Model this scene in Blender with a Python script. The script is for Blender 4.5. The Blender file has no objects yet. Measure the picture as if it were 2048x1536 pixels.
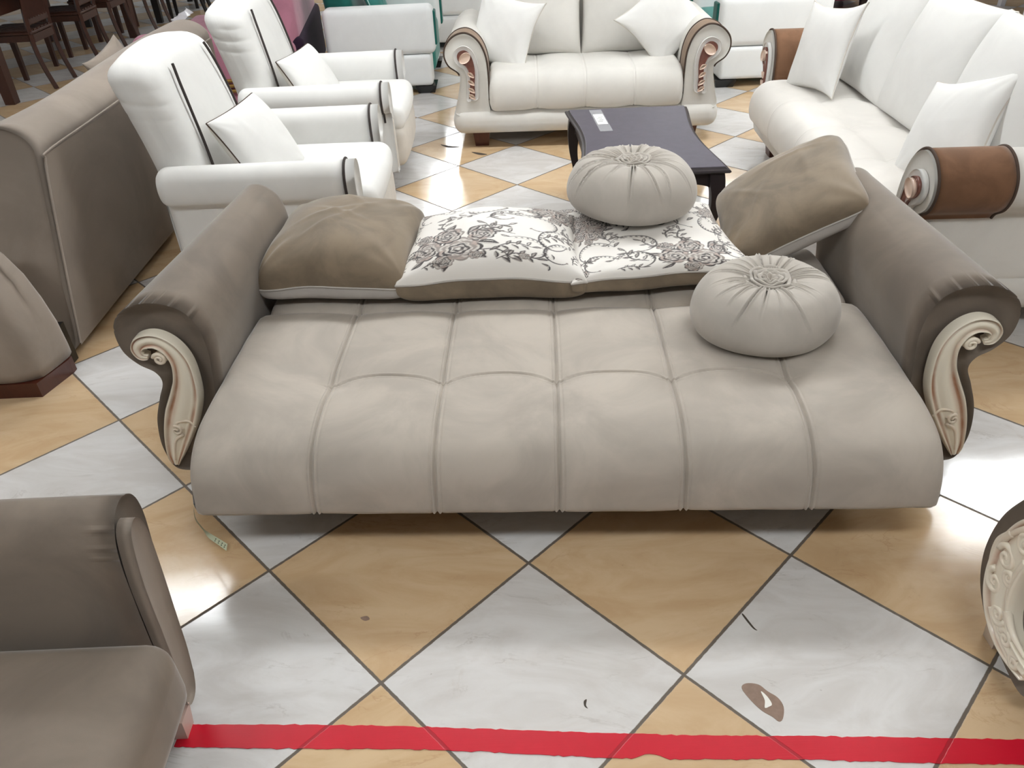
import bpy, math, random
import numpy as np
from mathutils import Matrix, Vector

random.seed(7)
rng = np.random.default_rng(7)
scene = bpy.context.scene
COL = scene.collection
PI = math.pi

# ------------------------------------------------------------------ camera
CAM_H, PITCH, ROLL, FPX = 1.5947, 0.612115, -0.0454508, 1536.3
fw = Vector((0, math.cos(PITCH), -math.sin(PITCH)))
r0 = Vector((1, 0, 0)); u0 = r0.cross(fw)
R_ = r0 * math.cos(ROLL) + u0 * math.sin(ROLL)
U_ = -r0 * math.sin(ROLL) + u0 * math.cos(ROLL)
cam_data = bpy.data.cameras.new('camera')
cam = bpy.data.objects.new('camera', cam_data); COL.objects.link(cam)
cam_data.sensor_fit = 'HORIZONTAL'; cam_data.sensor_width = 36.0
cam_data.lens = FPX / 2048 * 36.0
cam_data.clip_start = 0.05; cam_data.clip_end = 200
m = Matrix.Identity(4)
for i in range(3):
    m[i][0] = R_[i]; m[i][1] = U_[i]; m[i][2] = -fw[i]
m[2][3] = CAM_H
cam.matrix_world = m
scene.camera = cam

# ------------------------------------------------------------------ world / exposure
w = bpy.data.worlds.new('world'); scene.world = w; w.use_nodes = True
w.node_tree.nodes['Background'].inputs[0].default_value = (0.90, 0.96, 1.0, 1)
w.node_tree.nodes['Background'].inputs[1].default_value = 0.40
vs = scene.view_settings
vs.view_transform = 'Standard'; vs.look = 'None'; vs.gamma = 1.0; vs.use_curve_mapping = False
vs.exposure = 0.24
LAMP = 24.0            # emission of the ceiling fixtures
LAMP_Z = 3.0
# (x, y, length x, length y, strength factor)
LAMPS = [(-4.6, 0.0, 1.25, .3, .4), (-1.9, 0.0, 1.25, .3, .85), (0.7, 0.0, 1.25, .3, .85), (3.4, 0.0, 1.25, .3, .85),
         (-5.2, 4.0, 1.25, .3, .4), (-2.3, 3.9, 1.25, .3, 1.05), (-0.2, 3.9, 1.25, .3, 1.05), (1.9, 3.9, 1.25, .3, 1.05), (4.05, 4.8, 1.3, 1.4, .7),
         (-4.8, 7.8, 1.25, .3, .15), (-0.8, 7.8, 1.25, .3, .4), (1.6, 7.8, 1.25, .3, .4), (4.4, 7.8, 1.25, .3, .6),
         (-0.93, 12.6, .36, 4.6, .8), (3.2, 11.5, 1.25, .3, .8), (-5.6, 11.5, 1.25, .3, .15)]

# ------------------------------------------------------------------ node helpers
def new_mat(name):
    mt = bpy.data.materials.new(name); mt.use_nodes = True
    nt = mt.node_tree
    return mt, nt, nt.nodes['Principled BSDF']
def N(nt, t, **kw):
    n = nt.nodes.new(t)
    for k, v in kw.items(): setattr(n, k, v)
    return n
def LK(nt, a, b): nt.links.new(a, b)
def math_(nt, op, a, b=None, c=None, clamp=False):
    n = nt.nodes.new('ShaderNodeMath'); n.operation = op; n.use_clamp = clamp
    for i, v in enumerate((a, b, c)):
        if v is None: continue
        if isinstance(v, (int, float)): n.inputs[i].default_value = v
        else: nt.links.new(v, n.inputs[i])
    return n.outputs[0]
def mix_(nt, fac, a, b, mode='MIX'):
    n = nt.nodes.new('ShaderNodeMix'); n.data_type = 'RGBA'; n.blend_type = mode
    if isinstance(fac, (int, float)): n.inputs[0].default_value = fac
    else: nt.links.new(fac, n.inputs[0])
    for i, v in ((6, a), (7, b)):
        if isinstance(v, tuple): n.inputs[i].default_value = v
        else: nt.links.new(v, n.inputs[i])
    return n.outputs[2]
def s2l(c):
    return tuple(((v / 255) / 12.92 if v / 255 <= .04045 else ((v / 255 + .055) / 1.055) ** 2.4) for v in c) + (1.0,)
def noise(nt, vec, scale, detail=3, rough=.5, dist=0.0):
    n = N(nt, 'ShaderNodeTexNoise'); n.inputs['Scale'].default_value = scale
    n.inputs['Detail'].default_value = detail; n.inputs['Roughness'].default_value = rough
    n.inputs['Distortion'].default_value = dist
    if vec is not None: LK(nt, vec, n.inputs['Vector'])
    return n.outputs['Fac']
def ramp(nt, fac, lo, hi):
    n = N(nt, 'ShaderNodeMapRange'); n.interpolation_type = 'SMOOTHSTEP'
    LK(nt, fac, n.inputs[0]); n.inputs[1].default_value = lo; n.inputs[2].default_value = hi
    return n.outputs[0]

def cloth_mat(name, rgb, var=.12, sheen=.0, rough=.9, nscale=5.0, weave=900, bump=.15, attr=None, sheen_col=None, spec=.2):
    mt, nt, bs = new_mat(name)
    geo = N(nt, 'ShaderNodeTexCoord'); vec = geo.outputs['Object']
    a = s2l(rgb); d = tuple(max(0, v * (1 - var)) for v in a[:3]) + (1,); l = tuple(min(1, v * (1 + var * .6)) for v in a[:3]) + (1,)
    f = noise(nt, vec, nscale, 5, .6, .6)
    c = mix_(nt, ramp(nt, f, .32, .68), d, l)
    f2 = noise(nt, vec, nscale * 40, 2, .5)
    c = mix_(nt, math_(nt, 'MULTIPLY', f2, .10), c, d)
    if attr:
        at = N(nt, 'ShaderNodeAttribute', attribute_name=attr)
        c = mix_(nt, 1.0, c, at.outputs['Color'], 'MULTIPLY')
    LK(nt, c, bs.inputs['Base Color'])
    bs.inputs['Roughness'].default_value = rough
    bs.inputs['Specular IOR Level'].default_value = spec
    bs.inputs['Sheen Weight'].default_value = sheen
    bs.inputs['Sheen Roughness'].default_value = .35
    if sheen_col: bs.inputs['Sheen Tint'].default_value = s2l(sheen_col)
    b = N(nt, 'ShaderNodeBump'); b.inputs['Strength'].default_value = bump; b.inputs['Distance'].default_value = .001
    LK(nt, noise(nt, vec, weave, 2, .6), b.inputs['Height']); LK(nt, b.outputs[0], bs.inputs['Normal'])
    return mt
def plain_mat(name, rgb, rough=.5, spec=.5, metal=0, coat=0, var=0, nscale=30, emit=None):
    mt, nt, bs = new_mat(name)
    c = s2l(rgb)
    if var:
        tc = N(nt, 'ShaderNodeTexCoord')
        f = noise(nt, tc.outputs['Object'], nscale, 4)
        d = tuple(v * (1 - var) for v in c[:3]) + (1,); l = tuple(min(1, v * (1 + var)) for v in c[:3]) + (1,)
        LK(nt, mix_(nt, f, d, l), bs.inputs['Base Color'])
    else: bs.inputs['Base Color'].default_value = c
    bs.inputs['Roughness'].default_value = rough; bs.inputs['Specular IOR Level'].default_value = spec
    bs.inputs['Metallic'].default_value = metal; bs.inputs['Coat Weight'].default_value = coat
    if emit:
        bs.inputs['Emission Color'].default_value = (.95, .985, 1.0, 1); bs.inputs['Emission Strength'].default_value = emit
    return mt
def wood_mat(name, rgb, rough=.35, var=.35):
    mt, nt, bs = new_mat(name)
    tc = N(nt, 'ShaderNodeTexCoord'); mp = N(nt, 'ShaderNodeMapping'); mp.inputs['Scale'].default_value = (14, 14, 2)
    LK(nt, tc.outputs['Object'], mp.inputs[0])
    f = noise(nt, mp.outputs[0], 4, 5, .6, 1.0); c = s2l(rgb)
    LK(nt, mix_(nt, f, tuple(v * (1 - var) for v in c[:3]) + (1,), tuple(v * (1 + var) for v in c[:3]) + (1,)), bs.inputs['Base Color'])
    bs.inputs['Roughness'].default_value = rough
    return mt

# ------------------------------------------------------------------ floor tiles (shared node code)
TH, TX, TY, TS = -0.806232812, 0.0457492136, 2.84859627, 0.5
def tile_nodes(nt):
    geo = N(nt, 'ShaderNodeNewGeometry'); sp = N(nt, 'ShaderNodeSeparateXYZ'); LK(nt, geo.outputs['Position'], sp.inputs[0])
    X = math_(nt, 'SUBTRACT', math_(nt, 'DIVIDE', sp.outputs[0], TS), TX)
    Y = math_(nt, 'SUBTRACT', math_(nt, 'DIVIDE', sp.outputs[1], TS), TY)
    ca, sa = math.cos(TH), math.sin(TH)
    a = math_(nt, 'ADD', math_(nt, 'MULTIPLY', X, ca), math_(nt, 'MULTIPLY', Y, sa))
    b = math_(nt, 'ADD', math_(nt, 'MULTIPLY', X, sa), math_(nt, 'MULTIPLY', Y, -ca))
    fa, fb = math_(nt, 'FLOOR', a), math_(nt, 'FLOOR', b)
    par = math_(nt, 'FLOORED_MODULO', math_(nt, 'ADD', fa, fb), 2.0)
    def edge(v):
        fr = math_(nt, 'SUBTRACT', v, math_(nt, 'FLOOR', v))
        return math_(nt, 'SUBTRACT', .5, math_(nt, 'ABSOLUTE', math_(nt, 'SUBTRACT', fr, .5)))
    e = math_(nt, 'MINIMUM', edge(a), edge(b))
    rag = math_(nt, 'MULTIPLY', math_(nt, 'SUBTRACT', noise(nt, geo.outputs['Position'], 60, 3), .5), .006)
    g = ramp(nt, math_(nt, 'ADD', e, rag), .006, .0098)       # 0 in the joint, 1 on the tile
    return geo, a, b, fa, fb, par, g
def floor_mat():
    mt, nt, bs = new_mat('floor_tiles')
    geo, a, b, fa, fb, par, g = tile_nodes(nt)
    # veins run in a per-tile offset space
    cx = N(nt, 'ShaderNodeCombineXYZ')
    LK(nt, math_(nt, 'ADD', math_(nt, 'MULTIPLY', math_(nt, 'ADD', a, b), .9), math_(nt, 'MULTIPLY', fa, 3.7)), cx.inputs[0])
    LK(nt, math_(nt, 'ADD', math_(nt, 'MULTIPLY', math_(nt, 'SUBTRACT', a, b), .35), math_(nt, 'MULTIPLY', fb, 5.3)), cx.inputs[1])
    LK(nt, math_(nt, 'ADD', fa, math_(nt, 'MULTIPLY', fb, 1.7)), cx.inputs[2])
    v = cx.outputs[0]
    cloud = noise(nt, v, 3.0, 6, .62, 1.2)
    vn = noise(nt, v, 2.1, 7, .6, 2.4)
    vein = math_(nt, 'SUBTRACT', 1.0, ramp(nt, math_(nt, 'ABSOLUTE', math_(nt, 'SUBTRACT', vn, .5)), .0, .02))
    vmask = ramp(nt, noise(nt, v, 4.5, 3), .5, .68)
    vein = math_(nt, 'MULTIPLY', vein, vmask)
    white = mix_(nt, ramp(nt, cloud, .3, .7), s2l((200, 197, 194)), s2l((216, 215, 214)))
    white = mix_(nt, math_(nt, 'MULTIPLY', vein, .32), white, s2l((150, 143, 136)))
    tan = mix_(nt, ramp(nt, cloud, .3, .7), s2l((196, 165, 126)), s2l((210, 183, 147)))
    tan = mix_(nt, math_(nt, 'MULTIPLY', vein, .30), tan, s2l((165, 125, 90)))
    c = mix_(nt, par, white, tan)
    wn = N(nt, 'ShaderNodeTexWhiteNoise'); wn.noise_dimensions = '2D'
    cc = N(nt, 'ShaderNodeCombineXYZ'); LK(nt, fa, cc.inputs[0]); LK(nt, fb, cc.inputs[1]); LK(nt, cc.outputs[0], wn.inputs['Vector'])
    c = mix_(nt, math_(nt, 'MULTIPLY', wn.outputs['Value'], .10), c, s2l((190, 170, 150)))
    dirt = ramp(nt, noise(nt, geo.outputs['Position'], 9.0, 6, .7, .8), .60, .74)
    spots = ramp(nt, noise(nt, geo.outputs['Position'], 38.0, 2, .5), .76, .80)
    c = mix_(nt, math_(nt, 'MULTIPLY', dirt, .16), c, s2l((150, 125, 100)))
    c = mix_(nt, math_(nt, 'MULTIPLY', spots, .45), c, s2l((110, 95, 80)))
    c = mix_(nt, g, s2l((100, 90, 80)), c)
    LK(nt, c, bs.inputs['Base Color'])
    rr = math_(nt, 'ADD', .05, math_(nt, 'MULTIPLY', noise(nt, geo.outputs['Position'], 14, 5, .65), .16))
    rr = math_(nt, 'ADD', rr, math_(nt, 'MULTIPLY', math_(nt, 'SUBTRACT', 1.0, g), .5))
    LK(nt, rr, bs.inputs['Roughness'])
    bs.inputs['Specular IOR Level'].default_value = .5
    bp = N(nt, 'ShaderNodeBump'); bp.inputs['Strength'].default_value = .35; bp.inputs['Distance'].default_value = .0012
    h = math_(nt, 'ADD', g, math_(nt, 'MULTIPLY', noise(nt, geo.outputs['Position'], 150, 2), .10))
    LK(nt, h, bp.inputs['Height']); LK(nt, bp.outputs[0], bs.inputs['Normal'])
    return mt
def tape_mat():
    mt, nt, bs = new_mat('red_tape')
    geo, a, b, fa, fb, par, g = tile_nodes(nt)
    n = noise(nt, geo.outputs['Position'], 12, 5, .6)
    c = mix_(nt, n, s2l((188, 12, 38)), s2l((208, 22, 48)))
    c = mix_(nt, math_(nt, 'MULTIPLY', math_(nt, 'SUBTRACT', 1.0, g), .45), c, s2l((110, 14, 26)))
    LK(nt, c, bs.inputs['Base Color']); bs.inputs['Roughness'].default_value = .32
    bp = N(nt, 'ShaderNodeBump'); bp.inputs['Strength'].default_value = .3; bp.inputs['Distance'].default_value = .001
    mp = N(nt, 'ShaderNodeMapping'); mp.inputs['Scale'].default_value = (4, 260, 1); LK(nt, geo.outputs['Position'], mp.inputs[0])
    LK(nt, math_(nt, 'ADD', g, math_(nt, 'MULTIPLY', noise(nt, mp.outputs[0], 1.0, 2), .4)), bp.inputs['Height']); LK(nt, bp.outputs[0], bs.inputs['Normal'])
    return mt

M = {}
M['floor'] = floor_mat()
M['tape'] = tape_mat()
M['velvet'] = cloth_mat('taupe_velvet', (181, 172, 161), .15, .5, .72, 4.0, spec=.4)
M['velvet_arm'] = cloth_mat('taupe_velvet_arm', (124, 112, 100), .18, .45, .7, 4.0, spec=.4)
M['velvet_dark'] = cloth_mat('olive_taupe_velvet', (132, 117, 98), .26, .45, .65, 6.0, spec=.4)
M['velvet_light'] = cloth_mat('pale_grey_velvet', (186, 180, 174), .08, .25, .85, 7.0)
M['velvet_round'] = cloth_mat('round_cushion_velvet', (184, 177, 168), .10, .35, .7, 5.0, spec=.3)
M['greige'] = cloth_mat('greige_velvet', (152, 140, 129), .13, .3, .75, 3.0, spec=.3)
M['greige_back'] = cloth_mat('greige_back_cloth', (134, 122, 111), .14, .2, .8, 2.2)
M['cream'] = cloth_mat('cream_fabric', (228, 227, 224), .03, .1, .9, 5.0, 1200)
M['cream_sofa'] = cloth_mat('ivory_sofa_fabric', (214, 211, 205), .04, .1, .9, 5.0, 1200)
M['cream_tan'] = cloth_mat('beige_fabric', (207, 201, 192), .05, .1, .9, 5.0, 1200)
M['cream_piled'] = cloth_mat('pale_beige_velvet', (218, 214, 208), .06, .2, .9, 3.0)
M['brown'] = cloth_mat('brown_suede', (122, 90, 68), .16, .3, .9, 9.0)
M['brown_pale'] = cloth_mat('light_brown_suede', (140, 116, 94), .12, .3, .9, 9.0)
M['piping'] = cloth_mat('dark_grey_piping', (66, 60, 58), .05, 0, .8)
M['piping_brown'] = cloth_mat('brown_piping', (80, 66, 58), .05, 0, .8)
M['pink'] = cloth_mat('pink_velvet', (176, 120, 138), .12, .3, .85)
M['pink_shaded'] = cloth_mat('shaded_pink_velvet', (40, 24, 42), .12, .02, .85)  # shade on the pink sofa's right side, put into the colour
M['magenta'] = cloth_mat('magenta_cloth', (140, 30, 70), .1)
M['teal'] = cloth_mat('teal_velvet', (62, 132, 124), .18, .3, .85, 7.0)
M['teal_dark'] = cloth_mat('dark_teal_velvet', (30, 92, 84), .18, .3, .85, 7.0)
M['pale_green'] = cloth_mat('pale_mint_fabric', (168, 205, 194), .08)
M['white_leather'] = cloth_mat('white_fabric', (226, 228, 228), .03, 0, .6, 4, 500)
M['wood_red'] = wood_mat('red_brown_wood', (74, 34, 22), .3)
M['wood_dark'] = wood_mat('dark_wood', (42, 32, 30), .3)
M['wood_chair'] = wood_mat('chair_wood', (62, 32, 19), .45, .45)
M['wood_chair_dark'] = wood_mat('black_brown_wood', (20, 14, 12), .4)
M['table_top'] = cloth_mat('table_grey_lacquer', (84, 80, 90), .08, 0, .38, 20, 600, .1)
M['table_wood'] = cloth_mat('table_dark_lacquer', (48, 42, 44), .08, 0, .35, 20, 600, .1)
M['black'] = plain_mat('black_gloss', (18, 17, 18), .25)
M['chrome'] = plain_mat('chrome', (200, 200, 205), .12, metal=1)
M['grey_plastic'] = plain_mat('grey_foot', (110, 110, 112), .3)
M['white_lacquer'] = plain_mat('white_lacquer', (222, 222, 228), .3)
M['lavender'] = plain_mat('lavender_top', (178, 176, 192), .25)
M['gold'] = plain_mat('gold_trim', (168, 132, 70), .35, metal=.6)
M['paper'] = plain_mat('paper', (235, 235, 232), .6, var=.04)
M['paper_green'] = plain_mat('pale_green_paper', (205, 210, 180), .6, var=.04)
M['ink'] = plain_mat('ink', (90, 100, 80), .7)
M['pink_plastic'] = plain_mat('pale_pink_plastic', (205, 178, 166), .4)
M['plastic_wrap'] = plain_mat('cloudy_plastic', (200, 185, 168), .25)
M['stain'] = plain_mat('brown_residue', (140, 118, 104), .8, var=.3, nscale=60)
M['stain_dark'] = plain_mat('dark_mark', (70, 62, 54), .8, var=.2, nscale=60)
M['chip_white'] = plain_mat('bare_white', (235, 233, 226), .6, var=.05, nscale=60)
M['pearl'] = plain_mat('pearl_cabochon', (226, 200, 182), .15, coat=.6)
M['copper'] = plain_mat('copper_carving', (122, 76, 66), .22, coat=.5, var=.25, nscale=80)
M['ceiling'] = plain_mat('ceiling_paint', (228, 228, 226), .9, var=.03, nscale=2)
M['lamp_body'] = plain_mat('lamp_housing', (235, 235, 235), .5)
# carved trim: cream with antique bronze rubbed into the grooves (mesh colour attribute)
def carved_mat():
    mt, nt, bs = new_mat('antiqued_cream_carving')
    at = N(nt, 'ShaderNodeAttribute', attribute_name='gilt')
    tc = N(nt, 'ShaderNodeTexCoord')
    n = ramp(nt, noise(nt, tc.outputs['Object'], 9, 4), .3, .7)
    f = math_(nt, 'MULTIPLY', at.outputs['Fac'], math_(nt, 'ADD', .30, math_(nt, 'MULTIPLY', n, .75)), clamp=True)
    c = mix_(nt, f, s2l((238, 230, 212)), s2l((176, 122, 90)))
    LK(nt, c, bs.inputs['Base Color']); bs.inputs['Roughness'].default_value = .28; bs.inputs['Coat Weight'].default_value = .3
    return mt
M['carved'] = carved_mat()
def tape_clear():
    mt, nt, bs = new_mat('clear_tape')
    bs.inputs['Base Color'].default_value = s2l((200, 200, 205)); bs.inputs['Roughness'].default_value = .12
    bs.inputs['Alpha'].default_value = .35
    tc = N(nt, 'ShaderNodeTexCoord'); bp = N(nt, 'ShaderNodeBump'); bp.inputs['Strength'].default_value = .8
    LK(nt, noise(nt, tc.outputs['Object'], 90, 3), bp.inputs['Height']); LK(nt, bp.outputs[0], bs.inputs['Normal'])
    return mt
M['clear_tape'] = tape_clear()
def print_mat():
    mt, nt, bs = new_mat('floral_print_cloth')
    at = N(nt, 'ShaderNodeAttribute', attribute_name='print')
    LK(nt, at.outputs['Color'], bs.inputs['Base Color']); bs.inputs['Roughness'].default_value = .55
    bs.inputs['Sheen Weight'].default_value = .15
    return mt
M['floral'] = print_mat()

# ------------------------------------------------------------------ mesh helpers
def link(name, me, mat=None, parent=None, smooth=True):
    o = bpy.data.objects.new(name, me); COL.objects.link(o)
    if mat is not None:
        for mm in (mat if isinstance(mat, (list, tuple)) else [mat]): me.materials.append(M[mm] if isinstance(mm, str) else mm)
    if smooth: me.shade_smooth()
    if parent is not None: o.parent = parent
    return o
class MB:
    def __init__(s): s.v = []; s.f = []; s.n = 0
    def add(s, V, F):
        V = np.asarray(V, float).reshape(-1, 3); s.v.append(V); s.f += [tuple(i + s.n for i in f) for f in F]; s.n += len(V); return s
    def mesh(s, name):
        me = bpy.data.meshes.new(name); me.from_pydata(np.concatenate(s.v).tolist(), [], s.f); me.update(); return me
    def build(s, name, mat, parent=None, smooth=True, sharp=None):
        o = link(name, s.mesh(name), mat, parent, smooth)
        if sharp: o.data.set_sharp_from_angle(angle=math.radians(sharp))
        return o
def grid_faces(nu, nv, cu=False, cv=False):
    F = []
    for i in range(nu if cu else nu - 1):
        for j in range(nv if cv else nv - 1):
            i2, j2 = (i + 1) % nu, (j + 1) % nv
            F.append((i * nv + j, i2 * nv + j, i2 * nv + j2, i * nv + j2))
    return F
def gridmesh(P, cu=False, cv=False, flip=False):
    nu, nv = P.shape[:2]; F = grid_faces(nu, nv, cu, cv)
    if flip: F = [f[::-1] for f in F]
    return P.reshape(-1, 3), F
def box(c, s, rot=0):
    x, y, z = [v / 2 for v in s]
    V = np.array([(a, b, d) for a in (-x, x) for b in (-y, y) for d in (-z, z)], float)
    if rot:
        ca, sa = math.cos(rot), math.sin(rot); V = np.stack([V[:, 0] * ca - V[:, 1] * sa, V[:, 0] * sa + V[:, 1] * ca, V[:, 2]], 1)
    V += np.array(c)
    F = [(0, 1, 3, 2), (4, 6, 7, 5), (0, 4, 5, 1), (2, 3, 7, 6), (0, 2, 6, 4), (1, 5, 7, 3)]
    return V, F
def rblock(c, s, r, n=10, puff=(0, 0, 0), fn=None):
    """rounded block: six grids of a cube wrapped to a rounded box, optionally puffed on each axis"""
    hx, hy, hz = [v / 2 for v in s]; r = min(r, hx, hy, hz)
    Vs, Fs, k = [], [], 0
    t0 = np.linspace(0, 1, 6)
    edge = lambda h: np.concatenate([-h + r * (1 - np.cos(t0 * PI / 2)) , np.linspace(-h + r, h - r, n + 2)[1:-1], h - r * (1 - np.cos(t0[::-1] * PI / 2))]) if h > r + 1e-6 else np.concatenate([-h + r * (1 - np.cos(t0 * PI / 2)), (h - r * (1 - np.cos(t0[::-1] * PI / 2)))[1:]])
    H = (hx, hy, hz)
    for ax in range(3):
        a1, a2 = (ax + 1) % 3, (ax + 2) % 3
        for sg in (-1, 1):
            A, B = np.meshgrid(edge(H[a1]), edge(H[a2]), indexing='ij')
            P = np.zeros(A.shape + (3,)); P[..., ax] = sg * H[ax]; P[..., a1] = A; P[..., a2] = B
            I = np.clip(P, -(np.array(H) - r), np.array(H) - r); D = P - I
            L = np.linalg.norm(D, axis=-1, keepdims=True); L[L == 0] = 1
            Q = I + D / L * r
            q = Q / np.array(H)
            for k3 in range(3):
                if puff[k3]:
                    o1, o2 = (k3 + 1) % 3, (k3 + 2) % 3
                    Q[..., k3] += puff[k3] * np.sign(q[..., k3]) * np.abs(q[..., k3]) ** 2 * (1 - q[..., o1] ** 2).clip(0, 1) ** .7 * (1 - q[..., o2] ** 2).clip(0, 1) ** .7
            V, F = gridmesh(Q, flip=(sg < 0))
            Vs.append(V); Fs += [tuple(i + k for i in f) for f in F]; k += len(V)
    V = np.concatenate(Vs)
    # weld coincident rim vertices
    key = np.round(V, 5); _, idx, inv = np.unique(key, axis=0, return_index=True, return_inverse=True)
    inv = inv.ravel(); V = V[idx]
    F = [tuple(dict.fromkeys(int(inv[i]) for i in f)) for f in Fs]; F = [f for f in F if len(f) > 2]
    if fn is not None: V = fn(V)
    return V + np.array(c), F
def tube(pts, r, n=8, closed=False, cap=True):
    P = np.asarray(pts, float); m_ = len(P); rr = np.full(m_, r) if np.isscalar(r) else np.asarray(r, float)
    T = np.roll(P, -1, 0) - np.roll(P, 1, 0) if closed else np.gradient(P, axis=0)
    T /= np.linalg.norm(T, axis=1, keepdims=True) + 1e-12
    a = np.array([0, 0, 1.]) if abs(T[0][2]) < .9 else np.array([1., 0, 0])
    nrm = np.cross(T[0], a); nrm /= np.linalg.norm(nrm)
    rings = []
    for i in range(m_):
        nrm = nrm - T[i] * (nrm @ T[i]); nrm /= np.linalg.norm(nrm) + 1e-12
        b = np.cross(T[i], nrm); an = np.linspace(0, 2 * PI, n, endpoint=False)
        rings.append(P[i] + rr[i] * (np.cos(an)[:, None] * nrm + np.sin(an)[:, None] * b))
    V, F = gridmesh(np.array(rings), cu=closed, cv=True)
    if cap and not closed: F = F + [tuple(range(n))[::-1], tuple(range((m_ - 1) * n, m_ * n))]
    return V, F
def smooth_curve(pts, n=60, closed=False):
    P = np.asarray(pts, float); m_ = len(P); out = []
    seg = m_ if closed else m_ - 1; per = max(2, n // seg)
    for i in range(seg):
        if closed: p0, p1, p2, p3 = P[(i - 1) % m_], P[i], P[(i + 1) % m_], P[(i + 2) % m_]
        else: p0, p1, p2, p3 = P[max(i - 1, 0)], P[i], P[i + 1], P[min(i + 2, m_ - 1)]
        for t in np.arange(per) / per:
            out.append(.5 * ((2 * p1) + (-p0 + p2) * t + (2 * p0 - 5 * p1 + 4 * p2 - p3) * t * t + (-p0 + 3 * p1 - 3 * p2 + p3) * t ** 3))
    if not closed: out.append(P[-1])
    return np.array(out)
def resample(P, n, closed=True):
    Q = np.vstack([P, P[:1]]) if closed else P
    d = np.r_[0, np.cumsum(np.linalg.norm(np.diff(Q, axis=0), axis=1))]
    t = np.linspace(0, d[-1], n, endpoint=not closed)
    return np.stack([np.interp(t, d, Q[:, k]) for k in range(Q.shape[1])], 1)
def inset(P, d):
    """move a closed 2D loop inward along its own normals"""
    T = np.roll(P, -1, 0) - np.roll(P, 1, 0); T /= np.linalg.norm(T, axis=1, keepdims=True) + 1e-9
    A = .5 * np.sum(P[:, 0] * np.roll(P[:, 1], -1) - np.roll(P[:, 0], -1) * P[:, 1])
    Nn = np.stack([-T[:, 1], T[:, 0]], 1) * (1 if A > 0 else -1)
    return P + Nn * d
def loft_profile(prof, y0, y1, rf, rb, n=120, ny=10, pinch=None, fn=None):
    """closed (x,z) profile extruded along y with rounded front (rf) and back (rb) rims and filled ends"""
    P = resample(smooth_curve(prof, max(160, n), True), n)
    rings = []
    k = 6
    def ring(y, d):
        Q = inset(P, d) if d > 1e-6 else P
        return np.stack([Q[:, 0], np.full(n, y), Q[:, 1]], 1)
    cen = P.mean(0)
    for i in range(k + 1):
        q = 1 - math.sin(PI / 2 * i / k); rings.append(ring(y0 + rf * q, rf * (1 - math.sqrt(max(0, 1 - q * q)))))
    for t in np.linspace(0, 1, ny + 2)[1:-1]: rings.append(ring(y0 + rf + (y1 - rb - y0 - rf) * t, 0))
    for i in range(k + 1):
        rings.append(ring(y1 - rb * (1 - math.sin(PI / 2 * i / k)), rb * (1 - math.cos(PI / 2 * i / k))))
    G = np.array(rings)
    if pinch is not None: G = pinch(G, y0, rf)
    if fn is not None: G = fn(G)
    V, F = gridmesh(G, cv=True)
    A = .5 * np.sum(P[:, 0] * np.roll(P[:, 1], -1) - np.roll(P[:, 0], -1) * P[:, 1])
    m_ = len(rings)
    caps = [tuple(range(n)), tuple(range((m_ - 1) * n, m_ * n))[::-1]]
    F = F + caps
    if A > 0: F = [f[::-1] for f in F]
    F[-2:] = F[-2:]
    return V, F
def fix_normals(o):
    import bmesh
    bm = bmesh.new(); bm.from_mesh(o.data); bmesh.ops.recalc_face_normals(bm, faces=bm.faces); bm.to_mesh(o.data); bm.free(); return o

def thing(name, label, cat, loc=(0, 0, 0), rz=0, group=None):
    o = bpy.data.objects.new(name, None); COL.objects.link(o); o.empty_display_size = .1
    o.location = loc; o.rotation_euler = (0, 0, rz); o['label'] = label; o['category'] = cat
    if group: o['group'] = group
    return o
def tag(o, label, cat, group=None):
    o['label'] = label; o['category'] = cat
    if group: o['group'] = group
    return o
def dup(root, loc, rz, label, group=None):
    r = root.copy(); COL.objects.link(r); r.location = loc; r.rotation_euler = (0, 0, rz); r['label'] = label
    if group: r['group'] = group
    for ch in list(root.children):
        c = ch.copy(); COL.objects.link(c); c.parent = r
        for g in list(ch.children):
            d = g.copy(); COL.objects.link(d); d.parent = c
    return r
def mirror(VF, s):
    V, F = VF
    if s > 0: return V, F
    V = V.copy(); V[:, 0] *= -1; return V, [f[::-1] for f in F]
def frustum(c, top, bot, h, shift=(0, 0)):
    tx, ty = top[0] / 2, top[1] / 2; bx, by = bot[0] / 2, bot[1] / 2; x, y, z = c
    V = [(x + a * tx, y + b * ty, z + h) for a, b in ((-1, -1), (1, -1), (1, 1), (-1, 1))] + \
        [(x + a * bx + shift[0], y + b * by + shift[1], z) for a, b in ((-1, -1), (1, -1), (1, 1), (-1, 1))]
    return V, [(0, 1, 2, 3), (7, 6, 5, 4), (0, 4, 5, 1), (1, 5, 6, 2), (2, 6, 7, 3), (3, 7, 4, 0)]

# ================================================================== SETTING
fl = MB().add([(-25, -12, 0), (25, -12, 0), (25, 40, 0), (-25, 40, 0)], [(0, 1, 2, 3)]).build('floor', 'floor', smooth=False)
fl['kind'] = 'structure'
ce = MB().add([(-25, -12, 3.12), (25, -12, 3.12), (25, 40, 3.12), (-25, 40, 3.12)], [(3, 2, 1, 0)]).build('ceiling', 'ceiling', smooth=False)
ce['kind'] = 'structure'
lamp_mats = {}
for (lx, ly, sx, sy, k) in LAMPS:
    t = thing('ceiling_light', 'long white ceiling light panel of the showroom', 'light', (lx, ly, LAMP_Z), 0, 'ceiling light panels')
    MB().add(*box((0, 0, .075), (sx + .06, sy + .06, .09))).build('housing', 'lamp_body', t, False)
    if k not in lamp_mats: lamp_mats[k] = plain_mat('lamp_diffuser_%d' % int(k * 10), (255, 255, 255), .5, emit=LAMP * k)
    MB().add(*box((0, 0, .015), (sx, sy, .028))).build('diffuser', lamp_mats[k], t, False)

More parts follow.
